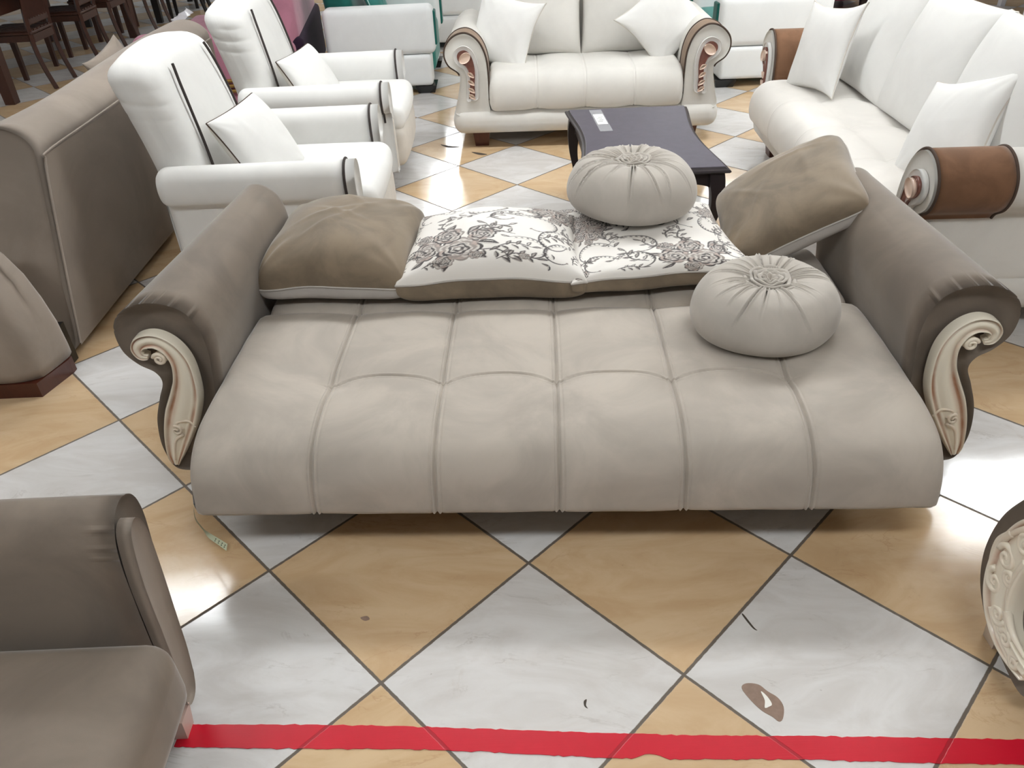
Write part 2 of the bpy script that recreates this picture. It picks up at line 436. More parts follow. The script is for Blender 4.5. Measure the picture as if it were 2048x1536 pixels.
# ---- marks on the floor (stay with the floor)
def blob(name, pts, mat, z=.0008, parent=fl, h=.0006):
    P = smooth_curve([(x, y) for x, y in pts], 48, True); n = len(P)
    V = [(x, y, z) for x, y in P] + [(x, y, 0.0002) for x, y in P]
    F = [tuple(range(n))] + [(i, n + i, n + (i + 1) % n, (i + 1) % n) for i in range(n)]
    return fix_normals(MB().add(V, F).build(name, mat, parent, False))
b_ = blob('tile_damage', [(.492, 1.022), (.505, 1.034), (.532, 1.03), (.548, 1.012), (.566, .995), (.572, .972), (.562, .945), (.551, .938), (.54, .95), (.522, .965), (.505, .99)], 'stain')
b_['label'] = 'brown half-moon patch worn in a white tile'
b_ = blob('tile_chip', [(.533, 1.012), (.543, .999), (.548, .98), (.54, .974), (.53, .972), (.535, .99)], 'chip_white', .0014)
b_['label'] = 'small bare white spot inside the brown patch'
blob('tile_mark', [(-.412, 1.268), (-.396, 1.272), (-.388, 1.262), (-.400, 1.258)], 'stain')
blob('tile_mark', [(1.52, 1.686), (1.532, 1.694), (1.545, 1.682), (1.532, 1.672)], 'stain_dark')
blob('tile_crack', [(.548, 1.222), (.552, 1.224), (.566, 1.186), (.572, 1.176), (.562, 1.184)], 'stain_dark')
blob('joint_chip', [(-.395, 5.04), (-.33, 5.00), (-.27, 4.975), (-.32, 4.965), (-.36, 4.985)], 'stain_dark')
blob('joint_chip', [(-.19, 4.86), (-.14, 4.84), (-.09, 4.80), (-.14, 4.80)], 'stain_dark')
blob('tile_mark', [(.13, 1.008), (.137, 1.012), (.134, .998), (.137, .99), (.13, .996)], 'stain_dark')

# ---- red tape
def tape():
    top = smooth_curve([(-.775, .995), (-.40, .975), (-.05, .948), (.28, .9205), (.65, .8985), (1.05, .872), (1.5, .842), (2.2, .80)], 240)
    n = len(top); V = []
    for i, (x, y) in enumerate(top):
        wd = .0535 + .0018 * math.sin(x * 9) + .0012 * rng.normal() * .4
        off = 0.0
        if .225 < x < .30: wd -= .010 * math.sin((x - .225) / .075 * PI)
        jag = .0009 * rng.normal()
        V += [(x, y + jag, .0022), (x - .003, y - wd + jag, .0022), (x, y + jag, .0004), (x - .003, y - wd + jag, .0004)]
    F = []
    for i in range(n - 1):
        a, b = 4 * i, 4 * (i + 1)
        F += [(a, a + 1, b + 1, b), (a + 2, b + 2, b + 3, a + 3), (a, b, b + 2, a + 2), (a + 1, a + 3, b + 3, b + 1)]
    F += [(0, 2, 3, 1), (4 * n - 4, 4 * n - 3, 4 * n - 1, 4 * n - 2)]
    o = fix_normals(MB().add(V, F).build('floor_tape', 'tape', None, False))
    tag(o, 'red adhesive tape strip stuck across the tiled floor in the foreground', 'tape')
tape()

# ================================================================== MAIN SOFA
SOFA = thing('sofa_bed', 'taupe velvet sofa bed opened flat with carved cream arm trims, in the centre', 'sofa', (.109, 1.455, 0), math.radians(-2.85))
SEAMS = [-.622, -.311, 0, .311, .622]
def seam_samples(a, b, seams, base, fine, rad=.03):
    xs = list(np.arange(a, b + 1e-9, base))
    for s in seams: xs += list(np.arange(s - rad, s + rad + 1e-9, fine))
    xs = sorted(xs + [b]); out = [xs[0]]
    for x in xs[1:]:
        if x - out[-1] > fine * .8: out.append(x)
    return np.array([x for x in out if a <= x <= b])
def mattress(path, u_seam, half0, half1, puff, name, parent, cross=True, rx=.028):
    """cushion deck: path = (y,z) polyline crest -> front -> underneath; quilted by seams along the path and one across it"""
    C0 = smooth_curve(path, 400); dense = C0
    d = np.r_[0, np.cumsum(np.linalg.norm(np.diff(dense, axis=0), axis=1))]; Ltot = d[-1]
    s = seam_samples(0, Ltot, [u_seam] if cross else [], .011, .0025, .045)
    Y = np.interp(s, d, dense[:, 0]); Z = np.interp(s, d, dense[:, 1])
    Ty = np.gradient(Y, s); Tz = np.gradient(Z, s); L = np.hypot(Ty, Tz); Ty /= L; Tz /= L
    Ny, Nz = -Tz * -1, Ty * -1           # path runs from back (high y) to front: outward = up
    Ny, Nz = Tz, -Ty
    x = seam_samples(-1, 1, [q / half0 for q in SEAMS], .014, .0022, .024)
    X, S = np.meshgrid(x, s, indexing='ij')
    half = half0 + (half1 - half0) * np.clip((.42 - Z) / .25, 0, 1)[None, :]
    XX = X * half; xm = X * half0
    # distances
    bounds = np.array([-half0] + SEAMS + [half0])
    cell = np.zeros_like(X); dx = np.full_like(X, 9.)
    for k in range(6):
        a, b = bounds[k], bounds[k + 1]; mk = (xm >= a) & (xm <= b)
        t = (2 * (xm - a) / (b - a) - 1); cell = np.where(mk, 1 - np.abs(t) ** 2.6, cell)
    for q in SEAMS: dx = np.minimum(dx, np.abs(xm - q))
    tc_ = np.zeros_like(X)
    for k in range(1, 5):
        a, b = bounds[k], bounds[k + 1]; mk = (xm >= a) & (xm <= b); tc_ = np.where(mk, 1 - np.abs(2 * (xm - a) / (b - a) - 1) ** 2.2, tc_)
    if cross:
        inside = 1 / (1 + np.exp((np.abs(xm) - .635) / .008))
        arc = u_seam + .006 - .034 * tc_
        ds = np.abs(S - arc)
        sc = np.where(S < arc, 1 - np.abs(2 * S / arc - 1).clip(0, 1) ** 3.0, 1 - np.abs(((S - arc) / .75) - .5).clip(0, .5) ** 2.6 * 6.06)
        sc = np.where((S > arc + .375), 1.0, sc).clip(0, 1)
        cs = sc * inside + (1 - inside) * 1.0
        # the end bays only dip at the first knot
        knot = sum(np.exp(-(((xm - q) / .05) ** 2 + ((S - u_seam - .004) / .045) ** 2)) * (1.0 if abs(q) > .6 else .7) for q in SEAMS)
    else:
        inside = np.zeros_like(X); ds = np.full_like(X, 9.); cs = np.ones_like(X); knot = np.zeros_like(X)
    h = puff * (cell.clip(0, 1) ** .55) * (.25 + .75 * cs.clip(0, 1) ** .6) - .012 * knot
    h = h * np.clip((Z - .185) / .10, .12, 1)[None, :]
    groove = -.0045 * np.exp(-(dx / .0035) ** 2) + .0026 * (np.exp(-((dx - .0075) / .003) ** 2)) - .002 * np.exp(-((dx - .0125) / .0025) ** 2)
    groove2 = (-.0045 * np.exp(-(ds / .003) ** 2) + .0022 * np.exp(-((ds - .006) / .003) ** 2)) * inside
    h = h + groove + groove2
    # rounded ends
    e = (1 - np.abs(X)) * half
    drop = np.where(e < rx, rx - np.sqrt(np.clip(rx ** 2 - (rx - e) ** 2, 0, None)), 0)
    h = h - drop
    # slight cloth unevenness
    h += .0012 * np.sin(XX * 23 + S * 17) * np.sin(XX * 11 - S * 29)
    P = np.stack([XX, Y[None, :] + Ny[None, :] * h, Z[None, :] + Nz[None, :] * h], -1)
    V, F = gridmesh(P)
    nu, nv = P.shape[:2]
    F.append(tuple(range(nv))); F.append(tuple((nu - 1) * nv + j for j in range(nv))[::-1])
    F.append(tuple(i * nv for i in range(nu))); F.append(tuple(i * nv + nv - 1 for i in range(nu)))
    return fix_normals(MB().add(V, F).build(name, 'velvet', parent))
seat = mattress([(.672, .30), (.674, .35), (.662, .378), (.62, .388), (.5, .392), (.35, .392), (.25, .390), (.16, .388), (.09, .378), (.035, .354), (.002, .318), (-.014, .27), (-.021, .22), (-.022, .188), (-.012, .172), (.02, .168), (.15, .168), (.5, .168)], .475, .945, .968, .014, 'seat', SOFA)
mattress([(1.10, .20), (1.125, .26), (1.125, .32), (1.10, .36), (1.04, .378), (.9, .384), (.76, .384), (.705, .380), (.682, .366), (.676, .33), (.678, .2)], .3, .930, .930, .010, 'backrest', SOFA, cross=False)
MB().add(*rblock((0, .60, .14), (1.80, .96, .05), .01, 4)).build('base_frame', 'velvet_dark', SOFA)
ARM_P = [(1.128, .105), (1.148, .15), (1.152, .21), (1.138, .29), (1.108, .365), (1.084, .418), (1.094, .452), (1.13, .478), (1.158, .515), (1.166, .56), (1.158, .605), (1.128, .642), (1.075, .664),
         (1.015, .662), (.965, .638), (.938, .59), (.93, .52), (.938, .44), (.95, .34), (.955, .22), (.962, .13), (.985, .10), (1.05, .098)]
def arm_pinch(G, y0, rf):
    c = np.array([1.07, .56]); out = G.copy()
    ang = np.arctan2(G[..., 2] - c[1], G[..., 0] - c[0])
    f = np.zeros(G.shape[:2])
    for a0, wd, am in ((2.65, .030, .8), (2.25, .022, .9), (1.6, .022, 1.0), (1.2, .02, 1.2), (.75, .022, 1.0), (.3, .025, .8), (1.9, .02, .6)):
        f += am * np.exp(-((ang - a0) / wd) ** 2)
    dep = np.exp(-((G[..., 1] - (y0 + rf * .6)) / (rf * .8)) ** 2)
    rad = np.hypot(G[..., 0] - c[0], G[..., 2] - c[1])
    msk = (rad < .16)
    k = (.0030 * f * dep * msk)
    out[..., 1] += k * .8
    dirx, dirz = (c[0] - G[..., 0]) / (rad + 1e-6), (c[1] - G[..., 2]) / (rad + 1e-6)
    out[..., 0] += dirx * k; out[..., 2] += dirz * k
    out[..., 0] -= .055 * np.clip((out[..., 1] - y0) / .8, 0, 1) * np.clip((out[..., 0] - .98) / .15, 0, 1)
    return out
def ribbon(spine, widths, y_front, height, rim=True, n=26, ns=90, skirt=.02, start_taper=True):
    """carved moulding: a ribbon in the x-z plane following a spine, rims and hollow between; returns V,F,gilt"""
    S = smooth_curve([(p[0], p[1], wd) for p, wd in zip(spine, widths)], ns)
    P = S[:, :2]; W = S[:, 2]
    T = np.gradient(P, axis=0); T /= np.linalg.norm(T, axis=1, keepdims=True) + 1e-9
    Nn = np.stack([-T[:, 1], T[:, 0]], 1)
    t = np.linspace(-1, 1, n)
    prof = .35 + .55 * np.exp(-((np.abs(t) - .84) / .10) ** 2) + .42 * np.exp(-((t) / .42) ** 2) - .12 * np.exp(-((np.abs(t) - .62) / .07) ** 2)
    prof += .25 * np.exp(-((t - .55) / .07) ** 2)
    prof *= np.clip((1 - np.abs(t)) / .07, 0, 1) ** .5
    gilt = np.clip(1.1 * np.exp(-((np.abs(t) - .66) / .10) ** 2) + .35 * np.exp(-((t + .45) / .12) ** 2), 0, 1)
    rows, gg = [], []
    for i in range(len(P)):
        hh = height * min(1, W[i] / .02)
        X = P[i, 0] + Nn[i, 0] * t * W[i]; Z = P[i, 1] + Nn[i, 1] * t * W[i]
        Yv = y_front - prof * hh
        X = np.r_[X[0], X, X[-1]]; Z = np.r_[Z[0], Z, Z[-1]]; Yv = np.r_[y_front + skirt, Yv, y_front + skirt]
        rows.append(np.stack([X, Yv, Z], 1)); gg.append(np.r_[0, gilt, 0])
    G = np.array(rows); V, F = gridmesh(G); nv = G.shape[1]
    F += [tuple(range(nv)), tuple((len(G) - 1) * nv + j for j in range(nv))[::-1]]
    return V, F, np.array(gg).ravel()
def spiral(c, r0_, r1, turns, y, rad, a0=0, n=40, dirn=1, dy=-.004):
    a = np.linspace(0, turns * 2 * PI, n); rr = np.linspace(r0_, r1, n)
    pts = np.stack([c[0] + rr * np.cos(a0 + dirn * a), np.full(n, y) + np.linspace(0, dy, n), c[1] + rr * np.sin(a0 + dirn * a)], 1)
    V, F = tube(pts, np.linspace(rad, rad * .55, n), 8)
    return V, F
def set_gilt(o, vals):
    a = o.data.attributes.new('gilt', 'FLOAT_COLOR', 'POINT')
    buf = np.ones((len(vals), 4), np.float32); buf[:, 0] = buf[:, 1] = buf[:, 2] = vals
    a.data.foreach_set('color', buf.ravel())
def knob(c, r, y, h, n=14):
    """small domed boss"""
    an = np.linspace(0, 2 * PI, n, endpoint=False); rows = []
    for k in np.linspace(0, 1, 6):
        rr = r * math.cos(k * PI / 2 * .98); yy = y - h * math.sin(k * PI / 2)
        rows.append(np.stack([c[0] + rr * np.cos(an), np.full(n, yy), c[1] + rr * np.sin(an)], 1))
    V, F = gridmesh(np.array(rows), cv=True); F += [tuple(range(5 * n, 6 * n))]
    return V, F
def carved_trim(s, parent):
    mb = MB(); g = []
    V, F, gi = ribbon([(1.131, .125), (1.118, .17), (1.093, .235), (1.064, .30), (1.032, .37), (1.015, .43), (1.012, .49), (1.030, .534), (1.062, .556), (1.098, .552), (1.118, .532), (1.114, .508), (1.098, .502)],
                      [.010, .026, .040, .047, .043, .034, .028, .025, .023, .020, .016, .012, .007], .250, .016)
    V, F = mirror((V, F), s); mb.add(V, F); g.append(gi)
    for args in (((1.064, .500), .017, .004, 1.6, .242, .0062, 0.3), ((1.084, .262), .016, .003, 1.3, .236, .0045, 1.2)):
        V, F = mirror(spiral(*args), s); mb.add(V, F); g.append(np.full(len(V), .25))
    V, F = mirror(knob((1.064, .500), .019, .256, .010), s); mb.add(V, F); g.append(np.full(len(V), .35))
    # acanthus stem below the lower curl
    st = smooth_curve([(1.072, .245), (1.098, .225), (1.112, .19), (1.122, .15)], 24)
    V, F = mirror(tube([(p[0], .239, p[1]) for p in st], np.linspace(.006, .003, len(st)), 8), s); mb.add(V, F); g.append(np.full(len(V), .3))
    st = smooth_curve([(1.068, .262), (1.078, .285), (1.045, .292), (1.028, .27)], 24)
    V, F = mirror(tube([(p[0], .239, p[1]) for p in st], np.linspace(.005, .003, len(st)), 8), s); mb.add(V, F); g.append(np.full(len(V), .3))
    o = fix_normals(mb.build('carved_trim', 'carved', parent)); set_gilt(o, np.concatenate(g))
    o['label'] = 'cream carved wooden scroll with bronze shading'
    return o
for s in (-1, 1):
    V, F = mirror(loft_profile(ARM_P, .25, 1.13, .035, .045, 420, 20, pinch=arm_pinch), s)
    arm = fix_normals(MB().add(V, F).build('arm', 'velvet_arm', SOFA))
    carved_trim(s, arm)
for s in (-1, 1):
    for y in (.36, .98):
        MB().add(*frustum((s * 1.03, y, 0), (.07, .07), (.05, .05), .12)).build('leg', 'wood_dark', SOFA, False)
for s in (-1, 1):
    for y in (.2, .95):
        MB().add(*frustum((s * .6, y, 0), (.06, .06), (.045, .045), .13)).build('leg', 'wood_dark', SOFA, False)
def swing_tag():
    pts = smooth_curve([(-.968, .02, .19), (-.992, .035, .15), (-1.005, .045, .10), (-1.0, .05, .06), (-.985, .045, .035), (-.957, .035, .018), (-.932, .022, .010)], 40)
    n = len(pts); V = []
    wd = np.interp(np.linspace(0, 1, n), [0, .55, .68, 1], [.003, .003, .010, .013])
    for p, q in zip(pts, wd):
        V += [(p[0] - q * .2, p[1] + q, p[2]), (p[0] + q * .2, p[1] - q, p[2]), (p[0] - q * .2, p[1] + q, p[2] - .0006), (p[0] + q * .2, p[1] - q, p[2] - .0006)]
    F = []
    for i in range(n - 1):
        a, b = 4 * i, 4 * (i + 1); F += [(a, b, b + 1, a + 1), (a + 2, a + 3, b + 3, b + 2), (a, a + 2, b + 2, b), (a + 1, b + 1, b + 3, a + 3)]
    o = fix_normals(MB().add(V, F).build('paper_label', 'paper_green', SOFA, False))
    mb = MB()
    for t in (28, 30, 32, 34):
        p = pts[t]; q = pts[t + 1] - pts[t]
        for k in (-.005, .002):
            mb.add(*box((p[0], p[1] + k, p[2] + .0009), (.003, .004, .0006)))
    mb.build('printing', 'ink', o, False)
swing_tag()

# ================================================================== PILLOWS
def pillow_grid(W, H, T, n=60, concave=.07, wr=.004, seed=0, side=1, ear=.0, power=.42, flat=1.0):
    rg = np.random.default_rng(seed)
    u = np.sin(np.linspace(-1, 1, n) * PI / 2); U, Vv = np.meshgrid(u, u, indexing='ij')
    px = W / 2 * U * (1 - concave * (1 - Vv ** 2) ** 1.2 * np.abs(U) ** 2) * (1 + ear * (np.abs(U) * np.abs(Vv)) ** 5)
    py = H / 2 * Vv * (1 - concave * (1 - U ** 2) ** 1.2 * np.abs(Vv) ** 2) * (1 + ear * (np.abs(U) * np.abs(Vv)) ** 5)
    b = (1 - U ** 2).clip(0) * (1 - Vv ** 2).clip(0)
    z = T / 2 * flat * b ** power
    # gathers from the corners
    wz = np.zeros_like(z)
    for cu in (-1, 1):
        for cv in (-1, 1):
            a = np.arctan2(Vv - cv, U - cu) * 1.0; d = np.hypot(U - cu, Vv - cv)
            ph = rg.uniform(0, 6.28); k = rg.integers(9, 14)
            wz += np.exp(-((d - .38) / .28) ** 2) * np.sin(a * k + ph) * rg.uniform(.5, 1.1)
    for _ in range(5):
        cx, cy, an = rg.uniform(-.5, .5), rg.uniform(-.6, .6), rg.uniform(0, PI)
        q = (U - cx) * np.cos(an) + (Vv - cy) * np.sin(an); p = -(U - cx) * np.sin(an) + (Vv - cy) * np.cos(an)
        wz += .8 * np.exp(-(q / .05) ** 2 - (p / .4) ** 2)
    z = z + wr * wz * b ** .35 * 1.2
    z = np.maximum(z, 0) * side
    return np.stack([px, py, z], -1), U, Vv
def basis(c, u, v):
    u = Vector(u).normalized(); v = Vector(v); v = (v - u * v.dot(u)).normalized(); w_ = u.cross(v)
    mt = Matrix.Identity(4)
    for i in range(3): mt[i][0] = u[i]; mt[i][1] = v[i]; mt[i][2] = w_[i]; mt[i][3] = c[i]
    return mt
SM = Matrix.Translation((.109, 1.455, 0)) @ Matrix.Rotation(math.radians(-2.85), 4, 'Z')
def edge_wave(P, seed, amp):
    """bends the seam plane up and down a little so the rim is not flat"""
    rg = np.random.default_rng(seed + 50)
    x, y = P[..., 0], P[..., 1]
    q = amp * (np.sin(x * 14 + rg.uniform(0, 6)) * .5 + np.sin(y * 15 + rg.uniform(0, 6)) * .5 + .6 * np.sin((x + y) * 27 + rg.uniform(0, 6)) * .4)
    P = P.copy(); P[..., 2] += q; return P
def pillow(name, label, cat, M4, W, H, T, front, back, pipe=None, seed=0, group=None, n=60, top_frac=1.2, bot_frac=.8, wr=.004, concave=.07, amp=.006, pr_=.0035, bend=0, ear=.04, printfn=None, post=None, power=.42, pow_b=None):
    root = thing(name, label, cat, group=group); root.matrix_world = M4
    nf = 300 if printfn else n
    G1, U, Vv = pillow_grid(W, H, T, nf, concave, wr, seed, 1, ear, power, top_frac)
    G2, _, _ = pillow_grid(W, H, T, n, concave, wr * .7, seed + 1, -1, ear, pow_b or power, bot_frac)
    def fin(G):
        G = edge_wave(G, seed, amp)
        if bend: G[..., 2] += bend * ((G[..., 0] / (W / 2)) ** 2 + (G[..., 1] / (H / 2)) ** 2 - .7)
        if post is not None: G = post(G)
        return G
    G1, G2 = fin(G1), fin(G2)
    V, F = gridmesh(G1); a = MB().add(V, F).build('front_cover', front, root)
    if printfn is not None:
        colr = printfn(U.ravel(), Vv.ravel())
        at = a.data.attributes.new('print', 'FLOAT_COLOR', 'POINT'); buf = np.ones((len(V), 4), np.float32); buf[:, :3] = colr
        at.data.foreach_set('color', buf.ravel())
    V, F = gridmesh(G2, flip=True); MB().add(V, F).build('back_cover', back, root)
    if pipe:
        nn = G2.shape[0]
        loop = np.concatenate([G2[:, 0], G2[-1, 1:], G2[::-1, -1][1:], G2[0, ::-1][1:-1]])
        MB().add(*tube(loop, pr_, 6, closed=True)).build('piping', pipe, root)
    return root

# ---- printed cloth: paint roses, leaves and scrolls into an array, sample it per vertex
def make_print(seed, items):
    Rr = 700; rg = np.random.default_rng(seed)
    img = np.ones((Rr, Rr, 3)) * np.array(s2l((236, 232, 226))[:3])
    yy, xx = np.mgrid[0:Rr, 0:Rr]; gx = xx / Rr * 2 - 1; gy = yy / Rr * 2 - 1
    DK = np.array(s2l((66, 60, 60))[:3]); MD = np.array(s2l((150, 140, 134))[:3]); RS = np.array(s2l((170, 148, 138))[:3]); LT = np.array(s2l((205, 199, 192))[:3])
    def dab(cx, cy, a, b, an, c, al=1.0):
        R1 = max(a, b) * 1.3; i0, i1 = int((cy - R1 + 1) / 2 * Rr), int((cy + R1 + 1) / 2 * Rr) + 1; j0, j1 = int((cx - R1 + 1) / 2 * Rr), int((cx + R1 + 1) / 2 * Rr) + 1
        i0, j0 = max(i0, 0), max(j0, 0); i1, j1 = min(i1, Rr), min(j1, Rr)
        if i1 <= i0 or j1 <= j0: return
        X = gx[i0:i1, j0:j1] - cx; Y = gy[i0:i1, j0:j1] - cy
        p = X * math.cos(an) + Y * math.sin(an); q = -X * math.sin(an) + Y * math.cos(an)
        d = (p / a) ** 2 + (q / b) ** 2; mk = np.clip((1.15 - d) / .3, 0, 1)[..., None] * al
        img[i0:i1, j0:j1] = img[i0:i1, j0:j1] * (1 - mk) + c * mk
    def stroke(pts, wd, c, al=1.0):
        P = smooth_curve(pts, 140); n_ = len(P)
        for i, p in enumerate(P):
            w_ = wd * (.45 + .55 * math.sin(PI * i / n_)); dab(p[0], p[1], w_, w_, 0, c, al)
    def rose(cx, cy, r):
        for k in range(9):
            a = k / 9 * 2 * PI + rg.uniform(-.2, .2); dab(cx + math.cos(a) * r * .68, cy + math.sin(a) * r * .68, r * .42, r * .30, a + PI / 2, RS if k % 2 else LT, .85)
        dab(cx, cy, r * .62, r * .62, 0, LT, .9)
        for ring, cnt in ((.92, 9), (.66, 7), (.42, 5), (.2, 3)):
            for k in range(cnt):
                a = k / cnt * 2 * PI + ring * 5
                A = [(cx + math.cos(a + t) * r * ring * (1 + .12 * math.sin(t * 5)), cy + math.sin(a + t) * r * ring * (1 + .12 * math.sin(t * 5))) for t in np.linspace(0, 2 * PI / cnt * .95, 5)]
                stroke(A, r * .075, DK if rg.random() < .6 else MD, .85)
                dab(cx + math.cos(a + .3) * r * ring * .86, cy + math.sin(a + .3) * r * ring * .86, r * .13, r * .05, a + 1.2, MD, .6)
    def leaf(cx, cy, r, an, c=DK):
        dab(cx + math.cos(an) * r * .5, cy + math.sin(an) * r * .5, r * .55, r * .16, an, LT if rg.random() < .3 else MD, .8)
        stroke([(cx, cy), (cx + math.cos(an) * r * .5 + .1 * r, cy + math.sin(an) * r * .5), (cx + math.cos(an) * r, cy + math.sin(an) * r)], r * .06, c, .9)
        stroke([(cx, cy), (cx + math.cos(an + .35) * r * .6, cy + math.sin(an + .35) * r * .6), (cx + math.cos(an) * r, cy + math.sin(an) * r)], r * .05, c, .8)
    def sprig(cx, cy, r, an, n_=6):
        ex, ey = cx + math.cos(an) * r, cy + math.sin(an) * r; mx, my = (cx + ex) / 2 - math.sin(an) * r * .2, (cy + ey) / 2 + math.cos(an) * r * .2
        stroke([(cx, cy), (mx, my), (ex, ey)], .008, DK, .95)
        for k in range(n_):
            t = (k + 1) / (n_ + 1); x = (1 - t) ** 2 * cx + 2 * t * (1 - t) * mx + t * t * ex; y = (1 - t) ** 2 * cy + 2 * t * (1 - t) * my + t * t * ey
            leaf(x, y, r * .30, an + (1 if k % 2 else -1) * 1.0)
        leaf(ex, ey, r * .3, an)
    def scroll(cx, cy, r, a0, dirn=1, beads=True):
        A = [(cx + math.cos(a0 + dirn * t) * r * (1 - t / 9), cy + math.sin(a0 + dirn * t) * r * (1 - t / 9)) for t in np.linspace(0, 4.4, 16)]
        stroke(A, .009, DK if beads else MD, .8); A2 = [(cx + (x - cx) * .82, cy + (y - cy) * .82) for x, y in A[:11]]; stroke(A2, .005, LT, .95)
        if beads:
            for t in np.linspace(.2, 2.6, 11):
                a = a0 + dirn * t; rr = r * (1 - t / 9) * .91; dab(cx + math.cos(a) * rr, cy + math.sin(a) * rr, .014, .008, a + .9, DK, .9)
        e = A[-1]; dab(e[0], e[1], .014, .014, 0, MD)
        for t in (0.0, 3.2):
            a = a0 + dirn * t; leaf(cx + math.cos(a) * r, cy + math.sin(a) * r, r * .35, a + .5)
    for it in items:
        k = it[0]
        if k == 'bouquet':
            _, cx, cy, s_ = it
            for a in np.linspace(0, 2 * PI, 9)[:-1]: leaf(cx + math.cos(a) * .14 * s_, cy + math.sin(a) * .12 * s_, .10 * s_, a + rg.uniform(-.4, .4))
            for dx, dy, r in ((-.10, -.02, .085), (.06, -.05, .10), (0, .10, .075), (.16, .07, .06), (-.13, .11, .05), (-.01, -.15, .05)): rose(cx + dx * s_, cy + dy * s_, r * s_)
            for a in (2.4, .6, -.5, 1.6): sprig(cx + math.cos(a) * .16 * s_, cy + math.sin(a) * .15 * s_, .17 * s_, a, 5)
        elif k == 'rose': rose(*it[1:])
        elif k == 'sprig': sprig(*it[1:])
        elif k == 'scroll': scroll(*it[1:])
        elif k == 'leaf': leaf(*it[1:])
    def fn(U, Vv):
        arc = lambda q: .3 * q + .7 * np.arcsin(np.clip(q, -1, 1)) * 2 / PI
        u = arc(U); Vv = arc(Vv); j = np.clip((u + 1) / 2 * (Rr - 1), 0, Rr - 1); i = np.clip((Vv + 1) / 2 * (Rr - 1), 0, Rr - 1)
        j0, i0 = j.astype(int).clip(0, Rr - 2), i.astype(int).clip(0, Rr - 2); fj, fi = (j - j0)[:, None], (i - i0)[:, None]
        return img[i0, j0] * (1 - fi) * (1 - fj) + img[i0, j0 + 1] * (1 - fi) * fj + img[i0 + 1, j0] * fi * (1 - fj) + img[i0 + 1, j0 + 1] * fi * fj
    return fn
PR1 = make_print(3, [('bouquet', -.38, -.50, 1.9), ('scroll', .30, -.62, .24, 2.2, -1), ('scroll', .62, -.66, .22, .9, 1), ('sprig', .05, -.80, .34, .1), ('scroll', -.78, -.62, .2, 0, 1), ('sprig', .42, -.40, .3, .2), ('bouquet', .62, .42, 1.7), ('bouquet', -.70, .70, 1.2), ('sprig', .2, -.35, .34, 2.4), ('sprig', -.1, .25, .34, 3.4), ('scroll', .12, .1, .18, 1, 1), ('sprig', .85, -.45, .3, 1.8), ('scroll', .42, -.10, .26, 2.2, -1), ('scroll', .60, -.42, .24, 1.2, 1), ('scroll', -.05, .46, .24, 3.6, 1), ('scroll', -.62, .32, .22, .3, 1),
                     ('sprig', -.05, .05, .28, .5), ('sprig', .05, -.62, .30, .15), ('sprig', .75, -.75, .22, .9), ('scroll', -.80, -.70, .16, .2, 1), ('scroll', .82, -.1, .15, 2.0, 1), ('sprig', .18, .70, .3, .1),
                     ('sprig', -.85, .0, .26, 1.2), ('rose', -.12, -.72, .06), ('sprig', -.35, .72, .3, 2.8), ('scroll', .30, .30, .16, 4, 1), ('rose', .28, -.75, .05), ('sprig', -.60, -.82, .2, 0), ('scroll', -.3, .80, .15, 0, -1)])
PR2 = make_print(9, [('bouquet', .26, -.68, 1.6), ('scroll', -.58, -.74, .22, .4, 1), ('scroll', -.22, -.74, .22, 2.8, -1), ('scroll', .72, -.60, .2, 1, 1), ('bouquet', -.80, .75, 1.3), ('bouquet', -.62, -.05, 1.1), ('sprig', -.12, -.75, .3, 2.2), ('sprig', .62, -.85, .3, .3), ('scroll', .66, -.05, .2, 2, 1), ('scroll', -.62, -.50, .26, .4, 1), ('scroll', -.18, -.42, .25, 2.8, -1), ('sprig', -.40, -.30, .34, 1.5), ('bouquet', -.55, .20, 1.2), ('scroll', .10, .02, .28, 3.3, -1), ('scroll', .42, .02, .26, .0, 1),
                     ('bouquet', .78, .28, 1.1), ('scroll', .82, -.38, .24, 2.0, 1), ('sprig', -.85, -.75, .26, .5), ('rose', -.78, -.86, .09), ('sprig', .60, -.25, .28, .8), ('sprig', -.88, .0, .3, 1.6), ('sprig', .84, .66, .25, 1.6),
                     ('sprig', -.40, -.86, .22, 0), ('scroll', -.86, .62, .18, 1, 1), ('scroll', 0, .62, .26, 1, 1), ('sprig', .10, -.32, .2, 1.1), ('sprig', .86, -.80, .22, 1.9)])
FLOOR_Z = .410
def rest(Mw, zmin, soft=.02):
    """keeps the cushion's underside on the seat: points that would sink below are pushed up"""
    Mi = Mw.inverted()
    A = np.array(Mw)[:3, :3]; t = np.array(Mw)[:3, 3]; Ai = np.array(Mi)[:3, :3]; ti = np.array(Mi)[:3, 3]
    def f(G):
        P = G.reshape(-1, 3) @ A.T + t
        z = P[:, 2]; P[:, 2] = np.where(z < zmin + soft, zmin + soft * np.exp((z - zmin - soft) / soft), z)
        return (P @ Ai.T + ti).reshape(G.shape)
    return f
def sofaM(c, u, v): return SM @ basis(c, u, v)
m1 = sofaM((-.695, .925, .470), (1, -.03, .0), (-.04, 1, .03))
pillow('cushion', 'plain taupe velvet cushion with pale grey underside, against the left arm of the sofa bed', 'cushion', m1, .50, .50, .19, 'velvet_dark', 'velvet_light', 'velvet_light', seed=11, group='square cushions on the sofa bed', wr=.005, post=rest(m1, FLOOR_Z - .005), top_frac=1.70, bot_frac=.8, amp=.008, n=130, power=.27, ear=-.06, pow_b=.2)
m2 = sofaM((-.195, .912, .480), (1, .0, .0), (0, 1, .0))
